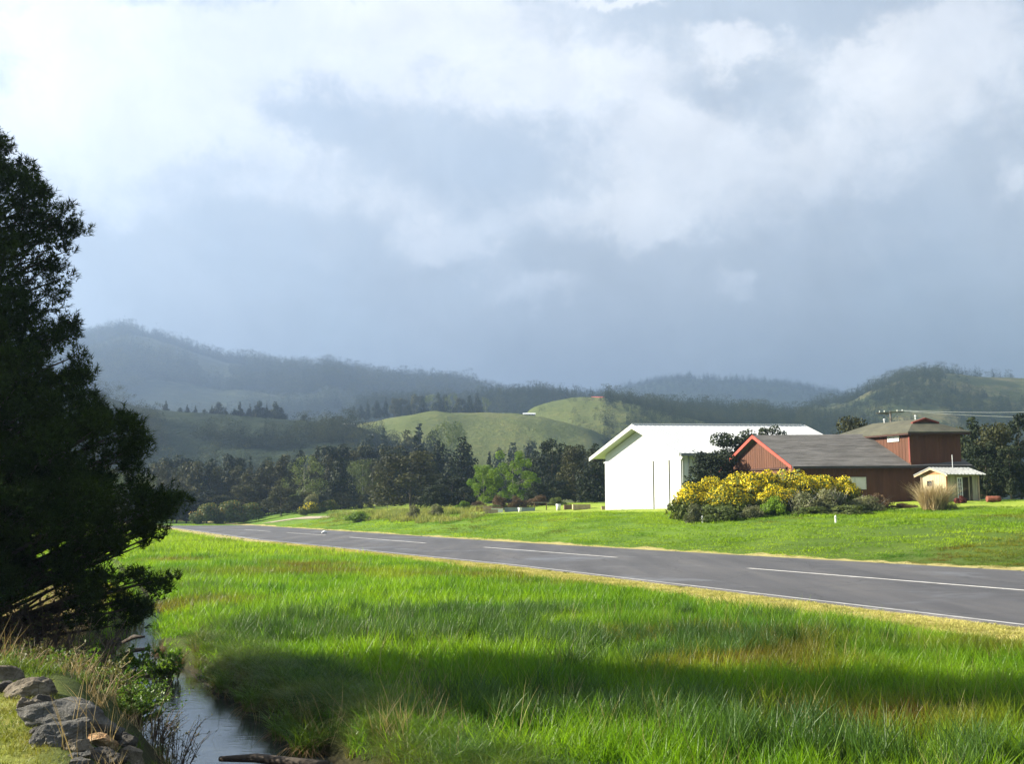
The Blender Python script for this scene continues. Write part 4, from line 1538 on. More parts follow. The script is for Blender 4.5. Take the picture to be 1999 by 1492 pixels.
planks2 = mat('cream_planks_sun', (.40, .345, .23), .9, .25, 2.0, bump=.4, bscale=18, stretch=(3, 3, .4))  # same boards, the sunlit gable's paler tone put into the colour
tin = mat('weathered_tin', (.27, .28, .28), .45, .25, 1.5, metallic=.35)
woodm = mat('sawn_timber', (.40, .30, .20), .9, .35, 3, bump=.3)
orangewood = mat('orange_timber', (.36, .17, .075), .9, .3, 3, bump=.3)


def wallquad(p, q, z0, z1, thick, n):
    """upright slab between plan points p and q, thickness along n (plan vector)"""
    g = Geo()
    g.prism([V3(p, z0), V3(q, z0), V3(q, z1), V3(p, z1)], Vector((n[0] * thick, n[1] * thick, 0)))
    return g


def unit(v):
    l = math.hypot(v[0], v[1])
    return Vector((v[0] / l, v[1] / l))


def roof_slope(e0, e1, r1, r0, thick, courses=0, step=.02, ribs=0, ribh=.05):
    """slab from eave e0-e1 up to ridge r0-r1; optional stepped courses or raised ribs running up the slope"""
    g = Geo()
    n = (e1 - e0).cross(r0 - e0).normalized()
    if n.z < 0:
        n = -n
    g.prism([e0, e1, r1, r0], -n * thick)
    if courses:
        rr = random.Random(3)
        for k in range(courses):
            a, b_ = k / courses, (k + 1) / courses + .01
            b_ = min(b_, 1)
            segs = 14
            for s_ in range(segs):
                f0, f1 = s_ / segs, (s_ + 1) / segs
                P = lambda f, t: (e0.lerp(e1, f)).lerp(r0.lerp(r1, f), t)
                up = step * rr.uniform(.6, 1.3)
                g.add([tuple(q) for q in (P(f0, a) + n * (up + .004), P(f1, a) + n * (up + .004), P(f1, b_) + n * .004, P(f0, b_) + n * .004, P(f0, a) + n * .002, P(f1, a) + n * .002)],
                      [(0, 1, 2, 3), (4, 5, 1, 0)])
    if ribs:
        for k in range(ribs + 1):
            f = k / ribs
            a = e0.lerp(e1, f)
            b_ = r0.lerp(r1, f)
            d = (e1 - e0).normalized() * .035
            g.prism([a - d + n * .003, a + d + n * .003, b_ + d + n * .003, b_ - d + n * .003], n * ribh)
    return g


# ---- white hangar
HN, HF = at(1334, 990, 95.0), at(1183, 990, 103.0)
HN2, HF2 = Vector((HN.x, HN.y)), Vector((HF.x, HF.y))
gd = unit(HF2 - HN2)                      # along the gable, towards the left
ld = Vector((math.cos(R(4)), math.sin(R(4))))  # along the ridge, to the right
L_h = 15.6
g0 = 2.03
zb_e = at(1182, 905, 103).z               # wall head
zr_h = at(1243, 829, 99).z
mid = (HN2 + HF2) / 2
half = (HN2 - HF2).length / 2
slope = (zr_h - (at(1166, 895, 104).z)) / (half + .95)
hang = empty('hangar', (mid.x, mid.y, g0))
tag(hang, 'big white metal hangar with a gabled front and tall sliding doors', 'hangar')
zwall = zr_h - slope * half - .25
g = Geo()
g.prism([V3(HN2, g0 - .5), V3(HF2, g0 - .5), V3(HF2, zwall), V3(mid, zr_h - .3), V3(HN2, zwall)], Vector((ld.x, ld.y, 0)) * .2)
sub(hang, 'front_wall', g, white)
g = Geo()
far_ = ld * (L_h - .2)
g.prism([V3(HN2 + far_, g0 - .5), V3(HF2 + far_, g0 - .5), V3(HF2 + far_, zwall), V3(mid + far_, zr_h - .3), V3(HN2 + far_, zwall)], Vector((ld.x, ld.y, 0)) * .2)
sub(hang, 'back_wall', g, white)
for p in (HN2, HF2):
    sgn = 1 if p is HN2 else -1
    q0, q1 = p + ld * .2, p + ld * (L_h - .2)
    g = wallquad(q0 + gd * (0 if sgn > 0 else -.2), q1 + gd * (0 if sgn > 0 else -.2), g0 - .5, zwall, .2, gd)
    for k in range(1, 26):                 # raised ribs of the wall sheeting
        c = q0.lerp(q1, k / 26)
        if sgn > 0:
            g.prism([V3(c, g0), V3(c + ld * .07, g0), V3(c + ld * .07, zwall - .05), V3(c, zwall - .05)], Vector((-gd.x, -gd.y, 0)) * .035)
    sub(hang, 'side_wall', g, whited)
ov = .95
for sgn in (1, -1):
    ed = -gd * sgn * (half + ov)
    e0 = V3(mid + ed - ld * .95, zr_h - slope * (half + ov))
    e1 = V3(mid + ed + ld * (L_h + .5), zr_h - slope * (half + ov))
    r0, r1 = V3(mid - ld * .95, zr_h), V3(mid + ld * (L_h + .5), zr_h)
    ro = sub(hang, 'roof', roof_slope(e0, e1, r1, r0, .10, ribs=38, ribh=.035), whited)
    if sgn > 0:
        g = Geo()
        dn = Vector((0, 0, -.24))
        a, b_ = e0 - V3(gd, 0) * .16, e1 - V3(gd, 0) * .16
        g.prism([a, a + V3(gd, 0) * .15, b_ + V3(gd, 0) * .15, b_], dn)
        sub(hang, 'gutter', g, gutterm)
    # white bargeboard under the roof edge
    g = Geo()
    off = V3(-ld, 0) * .03
    g.prism([e0 + off + Vector((0, 0, .02)), r0 + off + Vector((0, 0, .02)), r0 + off + Vector((0, 0, -.42)), e0 + off + Vector((0, 0, -.34))], off * 1.5)
    sub(hang, 'bargeboard', g, white)
g = Geo()
for k in range(78):
    c = mid + ld * (-.9 + k * (L_h + 1.3) / 78)
    g.box((c.x, c.y, zr_h + .05), (.16, .26, .09))
cap = sub(hang, 'ridge_cap', g, whited)
cap['kind'] = 'stuff'
fn = -ld
zh = zb_e
for (ua, ub) in ((1184, 1250.5), (1251, 1280.5), (1283, 1310.5), (1313, 1333)):
    ta = (ua - 1183) / 151.0
    tb = (ub - 1183) / 151.0
    a, b_ = HF2.lerp(HN2, ta), HF2.lerp(HN2, tb)
    g = wallquad(a + fn * .04, b_ + fn * .04, g0 + .05, zh, .07, fn)
    nb = max(2, int((ub - ua) / 9))
    for k in range(1, nb):
        c = a.lerp(b_, k / nb) + fn * .108
        g.prism([V3(c, g0 + .07), V3(c + gd * .03, g0 + .07), V3(c + gd * .03, zh - .03), V3(c, zh - .03)], Vector((fn.x, fn.y, 0)) * .008)
    sub(hang, 'sliding_door', g, white)
for ua in (1281.7, 1311.7):
    a = HF2.lerp(HN2, (ua - .9 - 1183) / 151)
    b_ = HF2.lerp(HN2, (ua + .7 - 1183) / 151)
    sub(hang, 'door_gap', wallquad(a + fn * .01, b_ + fn * .01, g0, zh, .05, fn), darkgap)
g = wallquad(HF2 + gd * .1 + fn * .003, HN2 - gd * .1 + fn * .003, zh + .005, zh + .16, .16, fn)
sub(hang, 'door_track', g, whited)
g = Geo()
pc = HN2 - gd * .1 + ld * .5
g.tube([V3(pc, g0), V3(pc, zwall - .1), V3(pc - gd * .7, zwall + .05)], .05, 6)
sub(hang, 'downpipe', g, gutterm)

# ---- brown house
BN, BF = at(1554, 980, 82.0), at(1423, 980, 90.0)
BN2, BF2 = Vector((BN.x, BN.y)), Vector((BF.x, BF.y))
bg_ = unit(BF2 - BN2)
E_ = at(1884, 980, 80.2)
bl = unit(Vector((E_.x, E_.y)) - BN2)
Lb = (Vector((E_.x, E_.y)) - BN2).length
gb = 2.6
bm_ = (BN2 + BF2) / 2
bh = (BN2 - BF2).length / 2
zrb = at(1481, 850, 86).z
ze = at(1413, 919, 91).z
bs_ = (zrb - ze) / (bh + .45)
zw = zrb - bs_ * bh - .16
house = empty('house', (bm_.x, bm_.y, gb))
tag(house, 'reddish brown house with grey shingle roof, upper storey and red trimmed gable', 'house')
g = Geo()
g.prism([V3(BN2, gb - .6), V3(BF2, gb - .6), V3(BF2, zw), V3(bm_, zrb - .2), V3(BN2, zw)], V3(bl, 0) * .2)
sub(house, 'gable_wall', g, siding)
g = wallquad(BN2 + bl * .2, BN2 + bl * Lb, gb - .6, zw, .2, bg_)
sub(house, 'wall', g, siding)
g = wallquad(BF2 + bl * .2 - bg_ * .2, BF2 + bl * Lb - bg_ * .2, gb - .6, zw, .2, bg_)
sub(house, 'wall', g, siding)
g = wallquad(BN2 + bl * (Lb - .2) + bg_ * .2, BF2 + bl * (Lb - .2) - bg_ * .2, gb - .6, zw, .2, bl)
sub(house, 'wall', g, siding)
# battens of the siding on the two walls in sight
for (a, b_, nrm, z0, z1, name) in ((BN2 + bl * .25, BN2 + bl * (Lb - .05), -bg_, gb - .4, zw - .02, 'batten'),):
    g = Geo()
    nb = 58
    for k in range(nb):
        c = a.lerp(b_, k / nb)
        g.prism([V3(c, z0), V3(c + bl * .045, z0), V3(c + bl * .045, z1), V3(c, z1)], V3(nrm, 0) * .02)
    o = sub(house, name, g, siding)
    o['kind'] = 'stuff'
g = Geo()
nb = 30
for k in range(1, nb):
    c = BN2.lerp(BF2, k / nb)
    zt = zrb - .25 - bs_ * abs((c - bm_).length)
    g.prism([V3(c, gb - .4), V3(c + bg_ * .045, gb - .4), V3(c + bg_ * .045, zt), V3(c, zt)], V3(-bl, 0) * .02)
o = sub(house, 'batten', g, siding)
o['kind'] = 'stuff'
BX0 = at(1784, 980, 80.35)
blk = Vector((BX0.x, BX0.y))
tb0 = (blk - BN2).length                         # along the wall to the upper storey
for sgn in (1, -1):
    ed = -bg_ * sgn * (bh + .45)
    zeq = zrb - bs_ * (bh + .45)
    e0, e1 = V3(bm_ + ed - bl * .5, zeq), V3(bm_ + ed + bl * (Lb + .35), zeq)
    r0, r1 = V3(bm_ - bl * .5, zrb), V3(bm_ + bl * (Lb + .35), zrb)
    sub(house, 'roof', roof_slope(e0, e1, r1, r0, .12, courses=26, step=.022), shingle)
    g = Geo()
    off = V3(-bl, 0) * .03
    g.prism([e0 + off + Vector((0, 0, .03)), r0 + off + Vector((0, 0, .03)), r0 + off + Vector((0, 0, -.27)), e0 + off + Vector((0, 0, -.22))], off * 1.6)
    sub(house, 'bargeboard', g, redtrim)
    if sgn > 0:
        g = Geo()
        a, b_ = e0 - V3(bg_, 0) * .13, e1 - V3(bg_, 0) * .13
        g.prism([a, a + V3(bg_, 0) * .12, b_ + V3(bg_, 0) * .12, b_], Vector((0, 0, -.17)))
        sub(house, 'gutter', g, mat('dark_gutter', (.05, .045, .045), .5, .2, 2))
g = wallquad(BN2 + bg_ * .005 - bl * .03, BN2 + bg_ * .14 - bl * .03, gb - .4, zw - .1, .03, -bl)
sub(house, 'corner_board', g, siding)
# garage opening in the gable
ga = BF2.lerp(BN2, (1441 - 1423) / 131)
gbp = BF2.lerp(BN2, (1541 - 1423) / 131)
zg = at(1480, 919, 86).z
darkbrown = mat('dark_brown_trim', (.045, .018, .012), .8, .2, 2)
g = wallquad(ga - bl * .022, gbp - bl * .022, zg, zg + .16, .14, -bl)
g2 = wallquad(ga - bl * .022, ga.lerp(gbp, .025) - bl * .022, gb - .4, zg - .002, .10, -bl)
sub(house, 'door_lintel', g, darkbrown)
sub(house, 'door_jamb', g2, darkbrown)
for k in range(4):
    z0 = gb - .2 + k * (zg - gb + .1) / 4
    z1 = z0 + (zg - gb + .1) / 4 - .03
    sub(house, 'garage_door_panel', wallquad(ga.lerp(gbp, .03) - bl * .022, gbp - bl * .022, z0, z1, .04, -bl), siding)


def window(root, p, q, z0, z1, n, npane=2, pane=None, fr=.07, fm=None):
    g = Geo()
    d = unit(q - p)
    w_ = (q - p).length
    for (a, b_, c, e) in ((0, w_, z1 - fr, z1), (0, w_, z0, z0 + fr), (0, fr, z0 + fr + .001, z1 - fr - .001), (w_ - fr, w_, z0 + fr + .001, z1 - fr - .001)):
        g.prism([V3(p + d * a, c), V3(p + d * b_, c), V3(p + d * b_, e), V3(p + d * a, e)], V3(n, 0) * .07)
    for k in range(1, npane):
        c = p + d * (w_ * k / npane)
        g.prism([V3(c - d * .035, z0 + fr + .001), V3(c + d * .035, z0 + fr + .001), V3(c + d * .035, z1 - fr - .001), V3(c - d * .035, z1 - fr - .001)], V3(n, 0) * .06)
    wo_ = sub(root, 'window', g, fm or wframe)
    for k in range(npane):
        a = p + d * (fr + .002 if k == 0 else w_ * k / npane + .037)
        b_ = p + d * (w_ - fr - .002 if k == npane - 1 else w_ * (k + 1) / npane - .037)
        sub(root, 'pane', wallquad(a, b_, z0 + fr + .002, z1 - fr - .002, .02, n), pane or glassm, wo_)
    return wo_


def wallpt(u, Y=82):
    """point on the long wall that shows at column u"""
    k = at(u, 980, 1.0).x
    t_ = (k * BN2.y - BN2.x) / (bl.x - k * bl.y)
    return BN2 + bl * t_


wp0, wp1 = wallpt(1649), wallpt(1691)
window(house, wp0 - bg_ * .022, wp1 - bg_ * .022, at(1670, 956, wp0.y).z, at(1670, 932, wp0.y).z, -bg_, 2, curtain)

# upper storey with hipped roof
ub = gb
zt2 = at(1784, 843, blk.y).z
A2 = blk - bg_ * .0
Bp = wallpt(1883)
dep = 8.6
C2 = Bp + bg_ * dep
D2 = A2 + bg_ * dep
zlow = zw - .4
g = wallquad(A2 + bg_ * .10, Bp + bg_ * .10, zlow, zt2, .2, bg_)
sub(house, 'upper_wall', g, siding)
g = wallquad(A2 + bg_ * .3, D2, zw - .1, zt2, .2, bl)
sub(house, 'upper_wall', g, siding)
g = wallquad(Bp + bg_ * .3 - bl * .2, C2 - bl * .2, zw - .1, zt2, .2, bl)
sub(house, 'upper_wall', g, siding)
g = wallquad(D2 + bl * .2 - bg_ * .2, C2 - bl * .2 - bg_ * .2, zw - .1, zt2, .2, bg_)
sub(house, 'upper_wall', g, siding)
g = wallquad(A2 + bg_ * .08 - bl * .03, A2 + bg_ * .22 - bl * .03, zw + .2, zt2 - .02, .03, -bl)
sub(house, 'corner_board', g, mat('corner_red', (.17, .040, .025), .7, .2, 1.5))
g = Geo()
for k in range(1, 14):
    c = (A2 + bg_ * .10).lerp(Bp + bg_ * .10, k / 14)
    g.prism([V3(c, zw + .2), V3(c + bl * .045, zw + .2), V3(c + bl * .045, zt2 - .02), V3(c, zt2 - .02)], V3(-bg_, 0) * .02)
for k in range(1, 26):
    c = (A2 + bg_ * .3).lerp(D2, k / 26)
    g.prism([V3(c, zw + .2), V3(c + bg_ * .045, zw + .2), V3(c + bg_ * .045, zt2 - .02), V3(c, zt2 - .02)], V3(-bl, 0) * .02)
o = sub(house, 'batten', g, siding)
o['kind'] = 'stuff'
oh = .45
c0 = A2 - bl * oh - bg_ * (oh - .1)
c1 = Bp + bl * oh - bg_ * (oh - .1)
c2 = C2 + bl * oh + bg_ * oh
c3 = D2 - bl * oh + bg_ * oh
zt3 = zt2 - .02
cm0, cm1 = (c0 + c1) / 2, (c2 + c3) / 2
ridz = at(1821, 818, 81.5).z
ra = cm0 + bg_ * 1.5
rb = cm1 - bg_ * 2.3
e = [V3(c0, zt3), V3(c1, zt3), V3(c2, zt3), V3(c3, zt3)]
RA, RB = V3(ra, ridz), V3(rb, ridz)
gl = V3(ra - bl * .85, ridz - (ridz - zt3) * .27)     # feet of the little front gable
gr = V3(ra + bl * .85, ridz - (ridz - zt3) * .27)


def slab(poly, th=.10):
    g = Geo()
    g.prism(poly, Vector((0, 0, -th)))
    return g


for poly in ([e[3], e[0], gl, RA, RB], [e[1], e[2], RB, RA, gr], [e[0], e[1], gr, gl], [e[2], e[3], RB]):
    sub(house, 'hipped_roof', slab(poly), mossy)
for (a, b_) in ((e[0], e[1]), (e[1], e[2]), (e[2], e[3]), (e[3], e[0])):
    g = Geo()
    d = unit((b_ - a).xy)
    nrm = Vector((d.y, -d.x))
    a2, b2 = a - Vector((0, 0, .10)), b_ - Vector((0, 0, .10))
    g.prism([a2 + V3(nrm, 0) * .003, b2 + V3(nrm, 0) * .003, b2 + V3(nrm, 0) * .003 + Vector((0, 0, -.13)), a2 + V3(nrm, 0) * .003 + Vector((0, 0, -.13))], V3(-nrm, 0) * .05)
    sub(house, 'fascia', g, darkbrown)
g = Geo()
fo_ = V3(-bg_, 0) * .22
g.prism([gl, gr, RA], fo_ * .3)
sub(house, 'gablet', g, siding)
for s_ in (gl, gr):
    g = Geo()
    side = (s_ - RA)
    ext = RA + side * 1.18
    g.prism([RA + Vector((0, 0, .07)), ext + Vector((0, 0, .07)), ext + Vector((0, 0, -.06)), RA + Vector((0, 0, -.06))], fo_)
    sub(house, 'gablet_roof', g, mat('dull_red_trim', (.17, .035, .022), .7, .2, 1.5))
w0, w1 = A2 + bg_ * 1.15, A2 + bg_ * 2.35
window(house, w1 - bl * .022, w0 - bl * .022, at(1763, 862, w0.y).z, at(1763, 847.5, w0.y).z, -bl, 2, curtain, .06)
# pot vents and a pipe on the ridge
for f_, hh_ in ((.15, .25), (.75, .22)):
    c = RA.lerp(RB, f_)
    g = Geo()
    g.tube([c - Vector((0, 0, .1)), c + Vector((0, 0, hh_))], .05, 7)
    g.tube([c + Vector((0, 0, hh_ + .001)), c + Vector((0, 0, hh_ + .10))], [.12, .04], 7)
    sub(house, 'roof_vent', g, whited)

# ---- little shed
SN, SF = at(1850, 978, 76.0), at(1801, 978, 78.4)
SN2, SF2 = Vector((SN.x, SN.y)), Vector((SF.x, SF.y))
sg = unit(SF2 - SN2)
SE = at(1912, 978, 76.6)
sl = unit(Vector((SE.x, SE.y)) - SN2)
Ls = (Vector((SE.x, SE.y)) - SN2).length
sm = (SN2 + SF2) / 2
sh = (SN2 - SF2).length / 2
gs = tz(sm.x, sm.y)
zrs = at(1823, 913.5, 77.2).z
zes = at(1851, 926.5, 75.6).z
shed = empty('shed', (sm.x, sm.y, gs))
tag(shed, 'small pale plank shed with a tin roof and a half open glazed door', 'shed')
ss = (zrs - zes) / (sh + .42)
zws = zrs - ss * sh - .10


def sht(u):
    k = at(u, 980, 1.0).x
    return (k * SN2.y - SN2.x) / (sl.x - k * sl.y)


d0, d1 = sht(1868.5), sht(1893.5)
zd = at(1880, 931.5, 76).z
rr = random.Random(9)
# plank walls: each board its own piece
k = 0.0
while k < Ls - .02:
    wd = min(rr.uniform(.24, .30), Ls - k)
    z0 = gs - .2
    inside = k + wd > d0 and k < d1
    if inside:
        if k < d0 - .05:
            wd = d0 - k
        else:
            z0 = zd + .06
            wd = min(wd, d1 - k) if k < d1 - .02 else wd
    a = SN2 + sl * k
    sub(shed, 'plank', wallquad(a, a + sl * (wd - .018), z0, zws + rr.uniform(-.02, .0), .03 + rr.uniform(0, .012), sg), planks)
    k += wd
k = .02
W_ = 2 * sh
w0g, w1g = W_ * (1850 - 1824) / 49.0, W_ * (1850 - 1812) / 49.0
while k < W_ - .02:
    wd = min(rr.uniform(.22, .28), W_ - k)
    a = SN2 + sg * k
    zt_ = zws - .02
    sub(shed, 'plank', wallquad(a, a + sg * (wd - .018), gs - .2, zt_, .03 + rr.uniform(0, .012), sl), planks2)
    k += wd
g = Geo()
g.prism([V3(SN2 + sg * .02, zws - .015), V3(SF2, zws - .015), V3(sm, zrs - .14)], V3(sl, 0) * .04)
sub(shed, 'gable_board', g, orangewood)
for (a, b_, n_) in ((SF2 + sl * .05, SF2 + sl * Ls, -sg), (SN2 + sl * (Ls - .04) + sg * .05, SF2 + sl * (Ls - .04) - sg * .05, sl)):
    sub(shed, 'back_wall', wallquad(a, b_, gs - .2, zws, .03, n_), planks)
for c, m_ in ((SN2, orangewood), (SF2, woodm), (SN2 + sl * Ls, woodm)):
    g = Geo()
    g.box((c.x - .03 * sl.x - .03 * sg.x, c.y - .05, (gs + zws) / 2 - .1), (.11, .07, zws - gs))
    sub(shed, 'corner_post', g, m_)
for sgn in (1, -1):
    ed = -sg * sgn * (sh + .42)
    e0, e1 = V3(sm + ed - sl * .32, zrs - ss * (sh + .42)), V3(sm + ed + sl * (Ls + .3), zrs - ss * (sh + .42))
    r0, r1 = V3(sm - sl * .32, zrs), V3(sm + sl * (Ls + .3), zrs)
    sub(shed, 'tin_roof', roof_slope(e0, e1, r1, r0, .03, ribs=11, ribh=.045), tin)
    g = Geo()
    off = V3(-sl, 0) * .02
    dz = Vector((0, 0, -.03))
    g.prism([e0 + dz - off * 3, r0 + dz - off * 3, r0 + dz - off * 3 + Vector((0, 0, -.13)), e0 + dz - off * 3 + Vector((0, 0, -.12))], off * 2)
    sub(shed, 'bargeboard', g, woodm)
p0, p1 = SN2 + sl * d0, SN2 + sl * d1
whitep = mat('white_paint_old', (.66, .66, .64), .6, .15, 3)
dm = p0.lerp(p1, .46)
g = Geo()
for (a, b_, z0, z1) in ((p0, p1, zd, zd + .055), (p0, p0 + sl * .055, gs + .03, zd - .001), (p1 - sl * .055, p1, gs + .03, zd - .001)):
    g.prism([V3(a, z0), V3(b_, z0), V3(b_, z1), V3(a, z1)], V3(-sg, 0) * .05)
sub(shed, 'door_frame', g, planks2)
g = Geo()
la, lb = p0 + sl * .06, dm
wdt = (lb - la).length
zz0, zz1 = gs + .05, zd - .02
rows = 5
for (a, b_, z0, z1) in [(0, wdt, zz0, zz0 + .22), (0, wdt, zz1 - .1, zz1), (0, .075, zz0 + .221, zz1 - .101), (wdt - .075, wdt, zz0 + .221, zz1 - .101), (wdt / 2 - .02, wdt / 2 + .02, zz0 + .221, zz1 - .101)]:
    g.prism([V3(la + sl * a, z0), V3(la + sl * b_, z0), V3(la + sl * b_, z1), V3(la + sl * a, z1)], V3(-sg, 0) * .04)
for k in range(1, rows):
    z_ = zz0 + .22 + (zz1 - .1 - zz0 - .22) * k / rows
    g.prism([V3(la + sl * .076, z_ - .015), V3(la + sl * (wdt / 2 - .021), z_ - .015), V3(la + sl * (wdt / 2 - .021), z_ + .015), V3(la + sl * .076, z_ + .015)], V3(-sg, 0) * .035)
    g.prism([V3(la + sl * (wdt / 2 + .021), z_ - .015), V3(la + sl * (wdt - .076), z_ - .015), V3(la + sl * (wdt - .076), z_ + .015), V3(la + sl * (wdt / 2 + .021), z_ + .015)], V3(-sg, 0) * .035)
door = sub(shed, 'door', g, whitep)
shade_glass = mat('dark_glass', (.03, .035, .04), .1, .1, 1, spec=.7)
for c in (0, 1):
    for k in range(rows):
        za = zz0 + .22 + (zz1 - .1 - zz0 - .22) * k / rows + .017
        zb2 = zz0 + .22 + (zz1 - .1 - zz0 - .22) * (k + 1) / rows - .017
        xa, xb = (.078, wdt / 2 - .023) if c == 0 else (wdt / 2 + .023, wdt - .078)
        sub(shed, 'pane', wallquad(la + sl * xa - sg * .012, la + sl * xb - sg * .012, za, zb2, .008, -sg), shade_glass, door)
a, b_ = SN2 + sg * w1g, SN2 + sg * w0g
window(shed, a - sl * .003, b_ - sl * .003, at(1818, 951, 77.4).z, at(1818, 938, 77.4).z, -sl, 1, shade_glass, .05, woodm)
g = Geo()
c = sm + sl * (Ls * .62)
g.tube([V3(c, zrs - .2), V3(c, zrs + .98)], .028, 6)
sub(shed, 'vent_pipe', g, whited)
g = Geo()
g.box((sm.x + sl.x * Ls / 2, sm.y + sl.y * Ls / 2, gs + .0), (Ls, W_, .06), Matrix.Rotation(math.atan2(sl.y, sl.x), 3, 'Z'))
sub(shed, 'floor', g, darkgap)

# ---- things in the yard
def simple(name, g, m, label, cat, group=None, loc=None, smooth=False):
    o = link(name, g, m, None, smooth, loc)
    return tag(o, label, cat, group)


for j, (u_, w_, lab) in enumerate([(1306, .36, 'dark bucket at the foot of the hangar doors, the left one'), (1319, .42, 'dark bucket by the right corner of the hangar doors')]):
    p = at(u_, 996, 93.5)
    zq = tz(p.x, p.y)
    g = Geo()
    g.tube([(0, 0, 0), (0, 0, .45)], [w_ * .42, w_ * .52], 12)
    g.tube([(0, 0, .452), (0, 0, .50)], [w_ * .56, w_ * .56], 12)
    simple('bucket', g, darkgap, lab, 'bucket', None, (p.x, p.y, zq), True)
p = at(1940, 984, 73)
g = Geo()
rust = mat('rusty_iron', (.17, .055, .032), .85, .4, 5, bump=.3)
g.tube([(-.48, 0, .22), (-.46, 0, .22), (-.17, 0, .22), (-.15, 0, .22), (.17, 0, .22), (.19, 0, .22), (.46, 0, .22), (.48, 0, .22)], [.19, .215, .205, .22, .205, .22, .215, .19], 16)
simple('barrel', g, rust, 'rusty red barrel lying on the mown yard right of the red shrub', 'barrel', None, (p.x, p.y, tz(p.x, p.y)), True)
for (u_, v_, Y_, lab) in ((1371, 1009, 64, 'short white marker post in the grass left of the broom clump'), (1631, 1008, 63, 'short white marker post in the grass below the grey brambles')):
    p = hit(u_, 1022)
    p = at(u_, v_, p.y)
    zq = tz(p.x, p.y)
    o = empty('marker_post', (p.x, p.y, zq))
    g = Geo()
    g.tube([(0, 0, -.1), (0, 0, p.z - zq), (0, 0, p.z - zq + .05)], [.055, .055, .02], 8)
    link('post', g, whitep, o)
    g = Geo()
    g.box((0, -.06, p.z - zq - .1), (.10, .015, .1))
    link('plate', g, whitep, o)
    tag(o, lab, 'marker post')
p = gz(633, 1042, .05)
g = Geo()
g.tube([(-.25, 0, .03), (-.18, .02, .10), (0, 0, .17), (.15, -.03, .12), (.27, 0, .02)], [.03, .09, .13, .10, .03], 9)
simple('plastic_bag', g, whitep, 'crumpled white bag lying on the far lane of the runway', 'bag', None, (p.x, p.y, .04), True)


def ybox(u0, u1, v0, v1, Y, d_, m_, name, lab, group=None, frame=True):
    a, b_ = at(u0, v1, Y), at(u1, v1, Y)
    t_ = at(u0, v0, Y)
    h_ = t_.z - a.z + .12
    zq = tz((a.x + b_.x) / 2, Y) - .03
    w_ = b_.x - a.x
    o = empty(name, ((a.x + b_.x) / 2, Y, zq))
    if frame:                                   # open timber bed: four boards and corner posts
        for s_ in (-1, 1):
            g = Geo()
            g.box((0, s_ * d_ / 2, h_ / 2), (w_, .045, h_))
            link('board', g, m_, o)
            g = Geo()
            g.box((s_ * (w_ / 2 - .022), 0, h_ / 2), (.044, d_ - .05, h_ - .01))
            link('board', g, m_, o)
            for s2 in (-1, 1):
                g = Geo()
                g.box((s_ * (w_ / 2 - .09), s2 * (d_ / 2 - .07), h_ / 2), (.08, .08, h_ + .06))
                link('post', g, m_, o)
        g = Geo()
        g.box((0, 0, h_ * .4), (w_ - .1, d_ - .06, h_ * .7))
        link('soil', g, mat('bed_soil', (.05, .035, .022), 1, .3, 6), o)
    else:
        g = Geo()
        g.box((0, 0, h_ / 2), (w_, d_, h_))
        link('panel', g, m_, o)
        g = Geo()
        g.box((0, 0, h_ + .02), (w_ + .06, d_ + .06, .035))
        link('cap', g, m_, o)
    return tag(o, lab, 'planter' if frame else 'timber', group)


brownw = mat('brown_timber', (.20, .12, .08), .9, .3, 3)
greyt = mat('grey_sheet', (.22, .26, .28), .7, .25, 1.2)
ybox(943, 961, 994, 1003, 112, 1.0, woodm, 'planter_box', 'tan timber planter box left of the brown one below the green tree')
ybox(963, 982, 995, 1003, 111, 1.0, brownw, 'planter_box', 'brown timber planter box under the alder beside the tan one')
ybox(959, 982, 1002, 1007, 108.5, .7, whitep, 'low_panel', 'white low panel lying in front of the brown planter box', None, False)
ybox(930, 942, 997, 1004, 114, .8, brownw, 'planter_box', 'small weathered planter box at the left end of the garden beds')
ybox(946, 972, 1006, 1011, 106, .6, woodm, 'timber_stack', 'low tan stack of boards in front of the white panel', None, False)
ybox(985, 1044, 999, 1004.5, 110, 2.4, greyt, 'cold_frame', 'long low grey blue covered bed between the planters and the bench', None, False)
ybox(1118, 1152, 995, 1002.5, 108, 1.3, woodm, 'planter_box', 'long tan planter box left of the white hangar')
ybox(1101, 1116, 995, 1002, 111, 1.0, brownw, 'planter_box', 'dark planter box behind the long tan one')
ybox(1174, 1184, 997, 1001, 104, .5, woodm, 'timber_block', 'short timber block beside the left corner of the hangar', None, False)
p0_ = at(1055, 989.5, 113)
zq = tz(p0_.x, 113)
hb = .85
o = empty('bench', (p0_.x, 113, zq))
for k in range(3):
    g = Geo()
    g.box((0, -.2 + k * .2, hb - .03), (1.75, .17, .05))
    link('plank', g, palebark, o)
for s_ in (-.65, .65):
    g = Geo()
    g.box((s_, 0, hb / 2 - .03), (.09, .5, hb - .06))
    link('leg', g, brownw, o)
o.location.z = zq
tag(o, 'long pale topped bench standing under the trees left of the hangar', 'bench')
for (u_, v_, Y_, s_, lab) in ((1015, 1000, 107.5, .24, 'small white tub on the grey covered bed'), (1090, 990, 110, .3, 'white tub right of the bench under the pines')):
    p = at(u_, v_, Y_)
    g = Geo()
    g.tube([(0, 0, -.5), (0, 0, 0), (0, 0, s_)], [s_ * .7, s_ * .75, s_ * .95], 10)
    simple('tub', g, whitep, lab, 'tub', None, (p.x, p.y, max(p.z, tz(p.x, p.y) + .2)), True)

